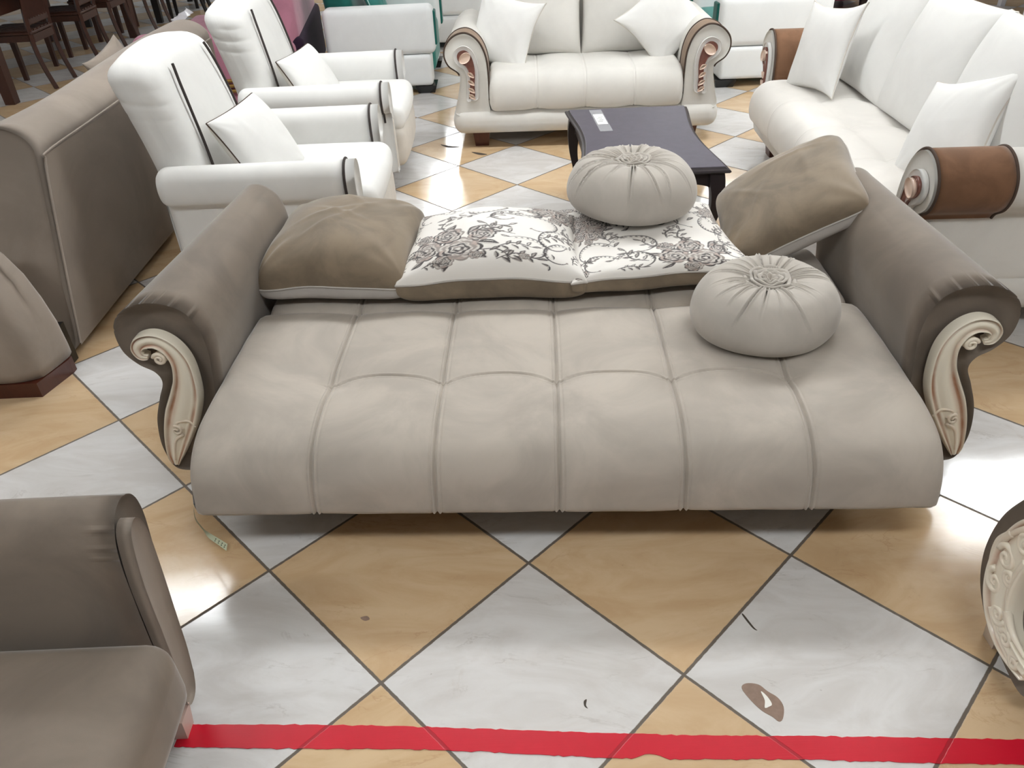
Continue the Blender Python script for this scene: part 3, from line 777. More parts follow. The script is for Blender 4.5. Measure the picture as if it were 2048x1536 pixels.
pillow('cushion', 'white floral print cushion with taupe back, nothing on it, beside the plain taupe cushion', 'cushion', m2, .575, .46, .17, 'floral', 'velvet_dark', 'velvet_light', seed=21, group='square cushions on the sofa bed', wr=.0022, printfn=PR1, post=rest(m2, FLOOR_Z - .015), amp=.008, bot_frac=1.15, top_frac=1.28, power=.30, pow_b=.13)
m3 = sofaM((.325, .985, .466), (1, .09, .0), (-.02, 1, -.02))
pillow('cushion', 'white floral print cushion lying underneath a round grey cushion', 'cushion', m3, .57, .57, .13, 'floral', 'velvet_dark', 'velvet_light', seed=32, group='square cushions on the sofa bed', wr=.002, printfn=PR2, post=rest(m3, FLOOR_Z - .015), amp=.006, top_frac=1.0, bot_frac=1.1, power=.32, pow_b=.13)
m4 = sofaM((.815, 1.09, .540), (.33, -.06, .215), (-.13, .42, -.075))
pillow('cushion', 'taupe velvet cushion tilted up against the right arm of the sofa bed', 'cushion', m4, .50, .52, .19, 'velvet_dark', 'velvet_light', 'velvet_light', seed=44, group='square cushions on the sofa bed', wr=.004, post=rest(m4, FLOOR_Z - .005), top_frac=1.25, bot_frac=.8, amp=.004, ear=-.09, n=130, power=.30, pow_b=.22)

def round_cushion(label, M4, rx, ry, h, seed, squash=0):
    rg = np.random.default_rng(seed)
    root = thing('round_cushion', label, 'cushion', group='round pleated cushions'); root.matrix_world = M4
    nt_, nr = 360, 64
    th = np.linspace(0, 2 * PI, nt_, endpoint=False)
    s = np.linspace(0, 1, nr)                       # 0 centre top, 1 centre bottom
    # meridian of the cushion: r(s), z(s)
    mer = smooth_curve([(.02, .84), (.16, .86), (.30, .95), (.52, 1.0), (.76, .93), (.93, .70), (1.0, .42), (.97, .18), (.84, .03), (.5, .0), (.02, .02)], 200)
    mer = resample(mer, nr, False)
    Rm, Zm = mer[:, 0], mer[:, 1]
    pl = np.zeros((nt_, nr)); 
    for k in range(25):
        a = (k + rg.uniform(-.4, .4)) / 25 * 2 * PI; wd = rg.uniform(.011, .020); ln = rg.uniform(.16, .46); am = rg.uniform(.4, 1.35)
        bend_ = rg.uniform(-.25, .25)
        d = (th[:, None] - (a + bend_ * (s[None, :] * 2) ** 2) + PI) % (2 * PI) - PI
        wloc = wd * (1.2 - .5 * np.clip(s / .5, 0, 1)) * (.35 + Rm.max() / np.maximum(Rm, .25) * .35)
        pl += -am * np.exp(-(d / wloc[None, :]) ** 2) * np.exp(-(s[None, :] / ln) ** 4) * np.clip((s[None, :] - .05) / .06, 0, 1)
        pl += .35 * am * np.exp(-((np.abs(d) - 2.2 * wloc[None, :]) / (1.2 * wloc[None, :])) ** 2) * np.exp(-(s[None, :] / ln) ** 4) * np.clip((s[None, :] - .05) / .06, 0, 1)
    am_z = .019 * np.clip(Rm / .3, 0, 1)
    low = .012 * np.sin(3 * th + seed)[:, None] + .008 * np.sin(5 * th + 2 * seed)[:, None]
    Rr = Rm[None, :] * (1 + low)
    T = np.gradient(mer, axis=0); T /= np.linalg.norm(T, axis=1, keepdims=True) + 1e-9
    nr_, nz_ = -T[:, 1], T[:, 0]
    disp = pl * am_z[None, :]
    X = (Rr * rx) * np.cos(th)[:, None] + disp * nr_[None, :] * np.cos(th)[:, None]
    Y = (Rr * ry) * np.sin(th)[:, None] + disp * nr_[None, :] * np.sin(th)[:, None]
    Z = Zm[None, :] * h + disp * nz_[None, :]
    Z = np.maximum(Z, 0)
    G = np.stack([X, Y, Z], -1); V, F = gridmesh(G, cu=True)
    F += [tuple(i * nr for i in range(nt_)), tuple(i * nr + nr - 1 for i in range(nt_))]
    fix_normals(MB().add(V, F).build('cover', 'velvet_round', root))
    # band seam line round the waist is pattern only; rosette = rolled, ruffled strips
    mb = MB()
    for j, (ra, hh, tilt) in enumerate(((.050, .022, .012), (.040, .026, .010), (.030, .028, .008), (.020, .028, .005), (.011, .026, .003))):
        n_ = 90; a = np.linspace(0, 2 * PI, n_, endpoint=False)
        wob = 1 + .07 * np.sin(a * (3 + j % 2) + j * 1.7 + seed) + .025 * np.sin(a * 7 + seed * 2 + j)
        zt = hh + .003 * np.sin(a * (3 + j) + seed + j * 2.1) + .0012 * np.sin(a * 8 + j)
        rows = []
        for k, (dr, zz) in enumerate(((-.012, 0), (.0, .35), (.004, .75), (.0065, 1.0), (.003, 1.10), (-.001, 1.0), (-.004, .7), (-.010, .3))):
            rr = ra * wob + dr; rows.append(np.stack([rr * np.cos(a), rr * np.sin(a), zt * zz], 1))
        V, F = gridmesh(np.array(rows).transpose(1, 0, 2), cu=True)
        mb.add(V, F)
    o = mb.build('rosette', 'velvet_round', root); o.location = (0, 0, h * .84); o.scale = (1.3, 1.3, .95); fix_normals(o)
    return root
mr = SM @ Matrix.Translation((.605, .505, .408)) @ Matrix.Rotation(.35, 4, 'Z') @ Matrix.Rotation(math.radians(2), 4, 'X')
round_cushion('round taupe pleated velvet cushion with a rosette lying on the seat of the sofa bed', mr, .215, .195, .165, 5)
mr = SM @ Matrix.Translation((.285, 1.14, .532)) @ Matrix.Rotation(.2, 4, 'Z') @ Matrix.Rotation(math.radians(-2), 4, 'X')
round_cushion('round pale grey pleated velvet cushion with a rosette on top of a floral cushion', mr, .222, .245, .170, 12)

# ================================================================== WHITE ARMCHAIRS (local: front = -y)
def seat_leg(parent, x, y, mat='wood_red', h=.11, top=.07, bot=.045, sh=(0, 0)):
    return MB().add(*frustum((x, y, 0), (top, top), (bot, bot), h, sh)).build('leg', mat, parent, False)
WARM_P = [(.33, .13), (.33, .30), (.328, .44), (.325, .52), (.338, .572), (.378, .60), (.425, .592), (.455, .555), (.460, .505), (.445, .462), (.412, .445), (.404, .40), (.404, .25), (.404, .13), (.37, .125)]
def white_armchair(loc, rz, label):
    t = thing('armchair', label, 'armchair', loc, rz, 'white armchairs with dark piping')
    MB().add(*rblock((0, -.075, .235), (.655, .86, .23), .05, 8, puff=(0, .02, 0))).build('base', 'cream_tan', t)
    MB().add(*rblock((0, -.11, .385), (.645, .80, .14), .05, 10, puff=(0, .02, .02))).build('seat_cushion', 'cream', t)
    def lean(V):
        V = V.copy(); z = V[:, 2] + .44; k = z / .88
        V[:, 0] *= 1 - .10 * (np.clip(1 - k, 0, 1)) ; V[:, 1] += .13 * k - .03 * np.sin(k * PI) * 1
        # gathers where the cover turns over the upper side edges
        for zc, am in ((.80, .0035), (.74, .0045), (.68, .003)):
            V[:, 0] -= np.sign(V[:, 0]) * am * np.exp(-((z - zc - .12 * (V[:, 1] - .15)) / .010) ** 2) * np.clip((np.abs(V[:, 0]) - .27) / .05, 0, 1)
        # arched crown
        V[:, 2] += -.045 * np.clip(k - .5, 0, 1) * 2 * (V[:, 0] / .37) ** 2
        return V
    V, F = rblock((0, 0, 0), (.74, .20, .88), .080, 90, puff=(0, .012, 0), fn=lean)
    V = V + np.array((0, .225, .565)); bk = MB().add(V, F).build('backrest', 'cream', t)
    # side gathers & rear tan panel
    def yfront(x, z):
        c = V[(np.abs(V[:, 0] - x) < .05) & (np.abs(V[:, 2] - z) < .06)]
        return c[:, 1].min() if len(c) else .2
    for s in (-1, 1):
        pts = smooth_curve([(s * .20, 0, .945), (s * .228, 0, .86), (s * .25, 0, .72), (s * .262, 0, .58), (s * .268, 0, .46)], 30)
        pts = np.array([(p[0], yfront(p[0], p[2]) - .001, p[2]) for p in pts])
        for _ in range(6): pts[1:-1, 1] = (pts[:-2, 1] + pts[2:, 1] + pts[1:-1, 1]) / 3
        MB().add(*tube(pts, .006, 8)).build('piping', 'piping', bk)
    for s in (-1, 1):
        Va, Fa = mirror(loft_profile(WARM_P, -.465, .33, .022, .05, 110, 8), s)
        a = fix_normals(MB().add(Va, Fa).build('arm', 'cream', t))
        top = [p for p in WARM_P[2:12]]
        line = smooth_curve([(s * (p[0] + (.0)), -.425, p[1]) for p in top], 60)
        c = np.array([s * .39, 0, .51]); d = line - c; d[:, 1] = 0; d[:, 0] *= 1.0
        line = line + d / (np.linalg.norm(d, axis=1, keepdims=True) + 1e-6) * .003
        MB().add(*tube(line, .0055, 8)).build('piping', 'piping', a)
        # stitched flat panel under the roll, front
        MB().add(*rblock((s * .367, -.452, .27), (.066, .02, .27), .009, 4, puff=(0, .004, 0))).build('front_panel', 'cream_tan', a)
    for s in (-1, 1):
        seat_leg(t, s * .33, -.385, sh=(0, -.01)); seat_leg(t, s * .28, .30)
    return t
ch1 = white_armchair((-1.045, 3.40, 0), math.radians(90), 'white armchair with dark piping, the nearer one, behind the left arm of the sofa bed')
ch2 = white_armchair((-1.045, 4.58, 0), math.radians(90), 'white armchair with dark piping, the farther one, between its twin and the loveseat')
ch2.location = (-1.04, 4.60, 0)
def lumbar(M4, label, seed):
    pillow('cushion', label, 'cushion', M4, .37, .36, .15, 'cream', 'cream_tan', 'piping_brown', seed=seed, group='cushions on the white armchairs', wr=.002, amp=.004, top_frac=1.1, bot_frac=.9, ear=0, concave=.04, power=.36)
lumbar(basis((-1.03, 3.30, .585), (.26, .95, .06), (-.50, .10, .86)), 'white cushion with brown piping on the nearer white armchair', 61)
lumbar(basis((-1.02, 4.45, .56), (.26, .95, .04), (-.50, .08, .86)), 'white cushion with brown piping on the farther white armchair', 62)

# ================================================================== CREAM SOFAS WITH BROWN ARM SLEEVES (local: front = -y, origin centre of front line)
CP = [(0, .215), (0, .30), (0, .46), (.012, .56), (.05, .64), (.115, .684), (.185, .672), (.238, .622), (.250, .565), (.228, .512), (.182, .478), (.166, .455), (.172, .40), (.192, .31), (.208, .25), (.205, .222), (.17, .212), (.08, .210)]
def cream_sofa(name, label, loc, rz, half, depth, ncush, arm_front=0.02, sleeve=.28, seat_front=-.03, seams=2, mat='cream_sofa', seat_mat='cream_sofa', cush_h=.42, tuft=False, sl_mat='brown', group=None):
    """half = x of the inner face of the arms"""
    t = thing(name, label, 'sofa', loc, rz, group)
    MB().add(*rblock((0, depth / 2 + arm_front / 2 - .005, .168), (2 * half + .455, depth - arm_front + .01, .155), .065, 8, puff=(.006, .012, 0))).build('base', mat, t)
    # seat with sewn lines
    W2 = half - .004; y0, y1 = seat_front, depth - .26
    path = [(y1, .26), (y1, .40), (y1 - .02, .445), (y1 - .1, .455), (.3, .46), (.12, .458), (.05, .45), (y0 + .03, .425), (y0 + .004, .385), (y0 - .006, .33), (y0, .275), (y0 + .02, .248), (y0 + .1, .242), (y1, .242)]
    dense = smooth_curve(path, 300); dd = np.r_[0, np.cumsum(np.linalg.norm(np.diff(dense, axis=0), axis=1))]
    s = np.arange(0, dd[-1], .014); Y = np.interp(s, dd, dense[:, 0]); Z = np.interp(s, dd, dense[:, 1])
    sx = [(-W2 + 2 * W2 * (k + 1) / (seams + 1)) for k in range(seams)]
    x = seam_samples(-1, 1, [q / W2 for q in sx], .02, .003, .02)
    Ty, Tz = np.gradient(Y, s), np.gradient(Z, s); L = np.hypot(Ty, Tz) + 1e-9; Ny, Nz = Tz / L, -Ty / L
    X, S = np.meshgrid(x, s, indexing='ij'); xm = X * W2; dx = np.full_like(X, 9.)
    for q in sx: dx = np.minimum(dx, np.abs(xm - q))
    h = (.004 if tuft else .010) * (1 - np.exp(-(dx / .06) ** 2)) - (.0012 if tuft else .003) * np.exp(-(dx / .004) ** 2) + .0015 * np.exp(-((dx - .009) / .004) ** 2)
    if tuft:
        for q in sx + [-(W2) * .999, W2 * .999]:
            for yy in (.22, .45): h -= .012 * np.exp(-(((xm - q) / .05) ** 2 + ((Y[None, :] - yy) / .045) ** 2)) * (Z[None, :] > .4)
        for yy in (.22, .45): h -= .006 * np.exp(-((Y[None, :] - yy) / .018) ** 2) * (Z[None, :] > .4)
    e = (1 - np.abs(X)) * W2; rx = .045; h -= np.where(e < rx, rx - np.sqrt(np.clip(rx ** 2 - (rx - e) ** 2, 0, None)), 0)
    P = np.stack([xm, Y[None, :] + Ny[None, :] * h, Z[None, :] + Nz[None, :] * h], -1); V, F = gridmesh(P); nu, nv = P.shape[:2]
    F.append(tuple(range(nv))); F.append(tuple((nu - 1) * nv + j for j in range(nv))[::-1])
    fix_normals(MB().add(V, F).build('seat', seat_mat, t))
    def lean(V):
        V = V.copy(); k = np.clip((V[:, 2] + .33) / .66, 0, 1); V[:, 1] += .10 * k; return V
    MB().add(*rblock((0, depth - .17, .56), (2 * half + .02, .22, .66), .09, 16, fn=lean)).build('backrest', mat, t)
    for sgn in (-1, 1):
        prof = [(half + p[0], p[1]) for p in CP]
        V, F = mirror(loft_profile(prof, arm_front, depth - .02, .012, .04, 120, 8), sgn)
        a = fix_normals(MB().add(V, F).build('arm', mat, t))
        # brown sleeve wrapped round the roll and inner side
        up = [(half + p[0], p[1]) for p in CP[1:12]]
        line = smooth_curve(up, 80); cen = np.array([half + .09, .5])
        T = np.gradient(line, axis=0); T /= np.linalg.norm(T, axis=1, keepdims=True); No = np.stack([-T[:, 1], T[:, 0]], 1)
        outer = line + No * .006; inn = line - No * .004
        rows = []
        for y in np.linspace(arm_front + .014, arm_front + sleeve, 10):
            loop = np.vstack([outer, inn[::-1]]); rows.append(np.stack([loop[:, 0], np.full(len(loop), y), loop[:, 1]], 1))
        V, F = gridmesh(np.array(rows), cv=True); n_ = len(rows[0]); F += [tuple(range(n_)), tuple(range(9 * n_, 10 * n_))]
        fix_normals(MB().add(*mirror((V, F), sgn)).build('sleeve', sl_mat, a))
        for y in (arm_front + .012, arm_front + sleeve):
            pts = [(p[0] * sgn, y, p[1]) for p in (line + No * .006)]
            MB().add(*tube(pts, .0055, 6)).build('piping', 'piping_brown', a)
        # medallion: raised cream surround, copper moulding and pearly cabochon
        def loc2(q): return (half + q[0], q[1])
        out_ = [loc2(q) for q in ((.062, .32), (.058, .40), (.052, .46), (.058, .53), (.085, .595), (.135, .622), (.185, .600), (.198, .555), (.175, .515), (.140, .490), (.128, .455), (.130, .40), (.135, .31), (.10, .305))]
        V, F = mirror(loft_profile(out_, arm_front - .012, arm_front + .01, .008, .001, 90, 1), sgn); md = fix_normals(MB().add(V, F).build('medallion', 'cream', t))
        P2 = inset(resample(smooth_curve(out_, 160, True), 90), .022)
        V, F = mirror(loft_profile(P2[::4].tolist(), arm_front - .018, arm_front - .004, .006, .001, 90, 1), sgn); fix_normals(MB().add(V, F).build('carving', 'copper', md))
        mb = MB()
        ov = [(half + .130 + .038 * math.cos(a_) * math.cos(-.6) - .027 * math.sin(a_) * math.sin(-.6), .556 + .038 * math.cos(a_) * math.sin(-.6) + .027 * math.sin(a_) * math.cos(-.6)) for a_ in np.linspace(0, 2 * PI, 16, endpoint=False)]
        V, F = mirror(loft_profile(ov, arm_front - .028, arm_front - .008, .010, .001, 60, 1), sgn); fix_normals(MB().add(V, F).build('cabochon', 'pearl', md))
        for zz in (.455, .41, .365, .328):
            lf = [(half + .080, zz - .012), (half + .094, zz + .014), (half + .118, zz + .016), (half + .108, zz - .004)]
            V, F = mirror(loft_profile(lf, arm_front - .023, arm_front - .010, .007, .001, 30, 1), sgn); fix_normals(MB().add(V, F).build('carved_leaf', 'pearl', md))
        seat_leg(t, sgn * (half + .06), arm_front + .11, h=.10, top=.11, bot=.085); seat_leg(t, sgn * (half + .06), depth - .12, h=.10)
    return t
LS = cream_sofa('loveseat', 'cream two-seat sofa with brown arm bands, facing the camera behind the coffee table', (.535, 4.885, 0), math.radians(-2.2), .60, .92, 2, arm_front=.0, sleeve=.16, seat_front=-.02, seams=3, sl_mat='brown_pale')
LM = Matrix.Translation((.535, 4.885, 0)) @ Matrix.Rotation(math.radians(-2.2), 4, 'Z')
RS = cream_sofa('sofa', 'cream three-seat sofa with brown arm bands along the right side, facing left', (1.415, 3.60, 0), math.radians(-92.5), .90, .93, 3, arm_front=.08, sleeve=.27, seat_front=-.02, seams=3, seat_mat='cream_piled', tuft=True)
RM = Matrix.Translation((1.415, 3.60, 0)) @ Matrix.Rotation(math.radians(-92.5), 4, 'Z')
def back_cushion(M4, W, H, T, label, seed, group, mt='cream'):
    pillow('back_cushion', label, 'cushion', M4, W, H, T, mt, mt, 'cream_tan', seed=seed, group=group, wr=.0015, amp=.003, concave=.03, power=.28, ear=.02, n=50, pr_=.003)
g2 = 'back cushions of the cream loveseat'
back_cushion(LM @ basis((-.305, .555, .70), (1, 0, 0), (0, .22, 1)), .60, .52, .22, 'left cream back cushion of the loveseat', 71, g2, 'cream_sofa')
back_cushion(LM @ basis((.305, .555, .70), (1, 0, 0), (0, .22, 1)), .60, .52, .22, 'right cream back cushion of the loveseat', 72, g2, 'cream_sofa')
g3 = 'back cushions of the cream sofa'
for x, lb in ((-.60, 'cream back cushion of the right sofa, farthest from the camera'), (.0, 'cream back cushion of the right sofa, the middle one'), (.60, 'cream back cushion of the right sofa, nearest to the camera')):
    back_cushion(RM @ basis((x, .565, .71), (1, 0, 0), (0, .30, 1)), .64, .56, .20, lb, int(80 + x * 10), g3)
g4 = 'cream throw cushions on the cream sofas'
def throw(M4, label, seed, W=.42, T=.13):
    pillow('throw_cushion', label, 'cushion', M4, W, W, T, 'cream', 'cream', 'cream_tan', seed=seed, group=g4, wr=.0022, amp=.005, top_frac=1.1, bot_frac=.9, ear=.08, concave=.09, n=50)
throw(LM @ basis((-.50, .33, .63), (.86, -.45, -.2), (.25, .25, .95)), 'cream throw cushion leaning in the left corner of the loveseat', 91)
throw(LM @ basis((.50, .33, .66), (.70, .30, .62), (-.60, .05, .72)), 'cream throw cushion standing on its corner in the right corner of the loveseat', 92)
throw(RM @ basis((-.66, .26, .66), (.80, .22, .10), (.02, .30, .92)), 'cream throw cushion leaning at the far end of the right sofa', 93, .42)
throw(RM @ basis((.62, .37, .62), (.85, .25, .30), (-.32, .45, .80)), 'cream throw cushion slumped at the near end of the right sofa', 94, .42, .16)

# ================================================================== COFFEE TABLE
def coffee_table():
    t = thing('coffee_table', 'low dark lacquered coffee table with curved sides and a price label', 'table', (.652, 3.62, 0), math.radians(-1.0))
    hw, hd = .31, .475
    def outline(o, n=24):
        pts = []
        for k in range(n): u = k / n; pts.append((-hw + 2 * hw * u, -hd + .012 * math.sin(PI * u) * 0))
        for k in range(n): u = k / n; pts.append((hw - .042 * math.sin(PI * u) ** 1.4, -hd + 2 * hd * u))
        for k in range(n): u = k / n; pts.append((hw - 2 * hw * u, hd))
        for k in range(n): u = k / n; pts.append((-hw + .042 * math.sin(PI * u) ** 1.4, hd - 2 * hd * u))
        P = np.array(pts); c = np.array([0, 0])
        return np.stack([P[:, 0] * (1 + o / hw), P[:, 1] * (1 + o / hd)], 1)
    def slab(levels, name, mat, parent):
        rows = [np.c_[outline(o), np.full(96, z)] for o, z in levels]
        V, F = gridmesh(np.array(rows), cv=True); n_ = 96; F += [tuple(range(n_)), tuple(range((len(rows) - 1) * n_, len(rows) * n_))]
        return fix_normals(MB().add(V, F).build(name, mat, parent, False))
    edge = slab([(-.02, .424), (.004, .427), (.010, .434), (.006, .440), (-.004, .4425), (-.012, .4485)], 'table_edge', 'table_wood', t)
    top = slab([(-.0115, .4470), (-.0125, .4505), (-.016, .4515)], 'table_top', 'table_top', t)
    # aprons with arched lower edge
    for (x0, y0, x1, y1) in ((-.255, -.43, .255, -.43), (-.255, .43, .255, .43), (-.262, -.40, -.262, .40), (.262, -.40, .262, .40)):
        n_ = 24; V = []
        dirv = np.array([x1 - x0, y1 - y0]); L = np.linalg.norm(dirv); dirv /= L; nv = np.array([-dirv[1], dirv[0]]) * .009
        for k in range(n_ + 1):
            u = k / n_; p = np.array([x0, y0]) + dirv * L * u; zb = .345 + .035 * math.sin(PI * u) ** .5 - .02 * abs(math.cos(2 * PI * u)) * 0
            for sg in (-1, 1): V += [(p[0] + nv[0] * sg, p[1] + nv[1] * sg, .424), (p[0] + nv[0] * sg, p[1] + nv[1] * sg, zb)]
        F = []
        for k in range(n_):
            a, b = 4 * k, 4 * k + 4; F += [(a, b, b + 1, a + 1), (a + 2, a + 3, b + 3, b + 2), (a, a + 2, b + 2, b), (a + 1, b + 1, b + 3, a + 3)]
        F += [(0, 1, 3, 2), (4 * n_, 4 * n_ + 2, 4 * n_ + 3, 4 * n_ + 1)]
        fix_normals(MB().add(V, F).build('apron', 'table_wood', t, False))
    for sx in (-1, 1):
        for sy in (-1, 1):
            rows = []
            for z, o, w_ in ((.424, 0, .030), (.38, .004, .032), (.32, .010, .027), (.24, .008, .021), (.16, -.004, .016), (.09, -.010, .013), (.045, -.006, .013), (.030, .004, .019), (.018, .006, .016), (.0, .004, .011)):
                cx, cy = sx * (.268 + o), sy * (.432 + o)
                rows.append([(cx - w_, cy - w_, z), (cx + w_, cy - w_, z), (cx + w_, cy + w_, z), (cx - w_, cy + w_, z)])
            R3 = np.array(rows); fine = np.array([[smooth_curve(R3[:, j], 45)[i] for j in range(4)] for i in range(len(smooth_curve(R3[:, 0], 45)))])
            V, F = gridmesh(fine, cv=True); n_ = len(fine); F += [(0, 1, 2, 3), tuple(range(4 * n_ - 4, 4 * n_))]
            fix_normals(MB().add(V, F).build('leg', 'table_wood', t, True, 35))
    def patch(cx, cy, w_, h_, z, ang):
        return box((cx, cy, z), (w_, h_, .0007), ang)
    ct = MB().add(*patch(-.155, .26, .062, .36, .4520, .06)).build('clear_tape', 'clear_tape', t, False)
    pl = MB().add(*patch(-.155, .275, .050, .17, .4530, .06)).build('price_label', 'paper', t, False)
    pl['label'] = 'white paper price label held by clear tape'
    mb = MB()
    for k in range(4): mb.add(*patch(-.155 + (.004 if k % 2 else -.003), .235 + k * .024, .026 - .004 * (k % 2), .004, .4537, .06))
    mb.build('print_lines', 'ink', pl, False)
coffee_table()

# ================================================================== LEFT GREIGE SOFA (seen from behind)
def left_sofa():
    t = thing('sofa', 'greige fabric sofa seen from behind along the left edge', 'sofa', (-1.71, 3.75, 0))
    # back: tall panel facing +x, roll on top; sheared thick slab extruded along y
    prof = [(0, .035), (.0, .30), (-.002, .60), (-.005, .715), (-.012, .76), (-.05, .805), (-.12, .832), (-.20, .825), (-.28, .78), (-.31, .70), (-.30, .50), (-.28, .30), (-.28, .035), (-.14, .033)]
    def wav(G):
        G = G.copy(); y = G[..., 1]; top = np.clip((G[..., 2] - .70) / .1, 0, 1)
        G[..., 2] += top * .012 * np.sin((y - .2) * 2.4)
        G[..., 1] += .36 * G[..., 2] * np.clip(-y / 1.17, 0, 1)
        G[..., 2] -= .020 * np.clip((G[..., 2] - .7) / .1, 0, 1)
        return G
    V, F = loft_profile(prof, -1.17, 1.30, .03, .05, 140, 30, fn=wav); fix_normals(MB().add(V, F).build('backrest', 'greige', t))
    # flat back cloth with a soft welt around it
    n = 30; ys = np.linspace(-1.145, 1.22, n); rows = []
    for z in np.linspace(.04, .715, 14):
        rows.append([(.016 + .003 * math.sin(y * 3 + z * 4), y + .36 * z * min(1, max(0, -y / 1.17)), z) for y in ys])
    G = np.array(rows); G2 = G.copy(); G2[..., 0] = -.01
    V, F = gridmesh(G); mb = MB().add(V, F); V, F = gridmesh(G2, flip=True); mb.add(V, F)
    k = 14
    rim = [(0, i) for i in range(n)]
    fix_normals(mb.build('back_panel', 'greige_back', t))
    welt = [(.016, -1.148, .05), (.016, -1.15, .30), (.016, -1.148, .60), (.016, -1.135, .70), (.016, -1.10, .722), (.016, -.6, .724), (.016, 0, .726), (.016, .8, .722), (.016, 1.2, .72)]
    welt = [(a, b + .36 * c * min(1, max(0, -b / 1.17)), c) for a, b, c in welt]
    MB().add(*tube(smooth_curve(welt, 90), .0045, 6)).build('welt', 'greige', t)
    MB().add(*rblock((-.55, .25, .21), (.80, 1.7, .34), .05, 8, puff=(0, 0, .02))).build('seat', 'greige', t)
    # near arm: tapering block whose outer side faces the camera; chamfered rear corner
    rows = []
    out = [(-.95, -1.42), (-.30, -1.42), (-.10, -1.42), (-.022, -1.40), (.0, -1.375), (.028, -1.27), (.028, -1.235), (.0, -1.215), (-.30, -1.215), (-.95, -1.215)]
    base = resample(smooth_curve(out, 200, True), 120)
    for z, k_, dx in ((.062, 0, 0.0), (.10, 0, 0), (.20, .0, -.005), (.30, .002, -.02), (.40, .004, -.045), (.48, .008, -.08), (.54, .016, -.115), (.575, .035, -.14), (.59, .06, -.15)):
        Q = inset(base, k_); xs = Q[:, 0] + dx * np.clip((Q[:, 0] + .5) / .5, 0, 1)
        rows.append(np.c_[xs, Q[:, 1] + .05 * (z / .6) ** 2 * (Q[:, 1] < -1.3), np.full(120, z)])
    V, F = gridmesh(np.array(rows), cv=True); F += [tuple(range(120)), tuple(range(8 * 120, 9 * 120))]
    fix_normals(MB().add(V, F).build('arm', 'greige', t))
    V, F = rblock((-.36, 1.2, .33), (.60, .2, .54), .07, 8); MB().add(V, F).build('arm', 'greige', t)
    # brown angled plinth foot and a black box painting the shade in the slot above it
    o2 = [(-.20, -1.425), (-.012, -1.425), (.035, -1.27), (.035, -1.245), (.0, -1.24), (-.03, -1.36), (-.20, -1.36)]
    P = np.array(o2); nn = len(P); V = [(x, y, .0) for x, y in P] + [(x, y, .06) for x, y in P]
    F = [tuple(range(nn))[::-1], tuple(range(nn, 2 * nn))] + [(i, (i + 1) % nn, nn + (i + 1) % nn, nn + i) for i in range(nn)]
    fix_normals(MB().add(V, F).build('foot', 'wood_red', t, False))
    MB().add(*box((-.006, -1.192, .085), (.028, .05, .165))).build('slot_shade', 'black', t, False)  # no real part: black stands in for the dark gap between arm and back
    for y in (-1.0, 1.1): MB().add(*box((-.2, y, .02), (.10, .06, .04))).build('foot', 'black', t, False)
left_sofa()
pillow('cushion', 'grey cushion whose corner shows above the back of the left greige sofa', 'cushion', basis((-2.17, 4.70, .57), (.15, 1, .22), (-.35, -.2, .9)), .36, .36, .12, 'greige', 'greige', None, seed=101, amp=.003)

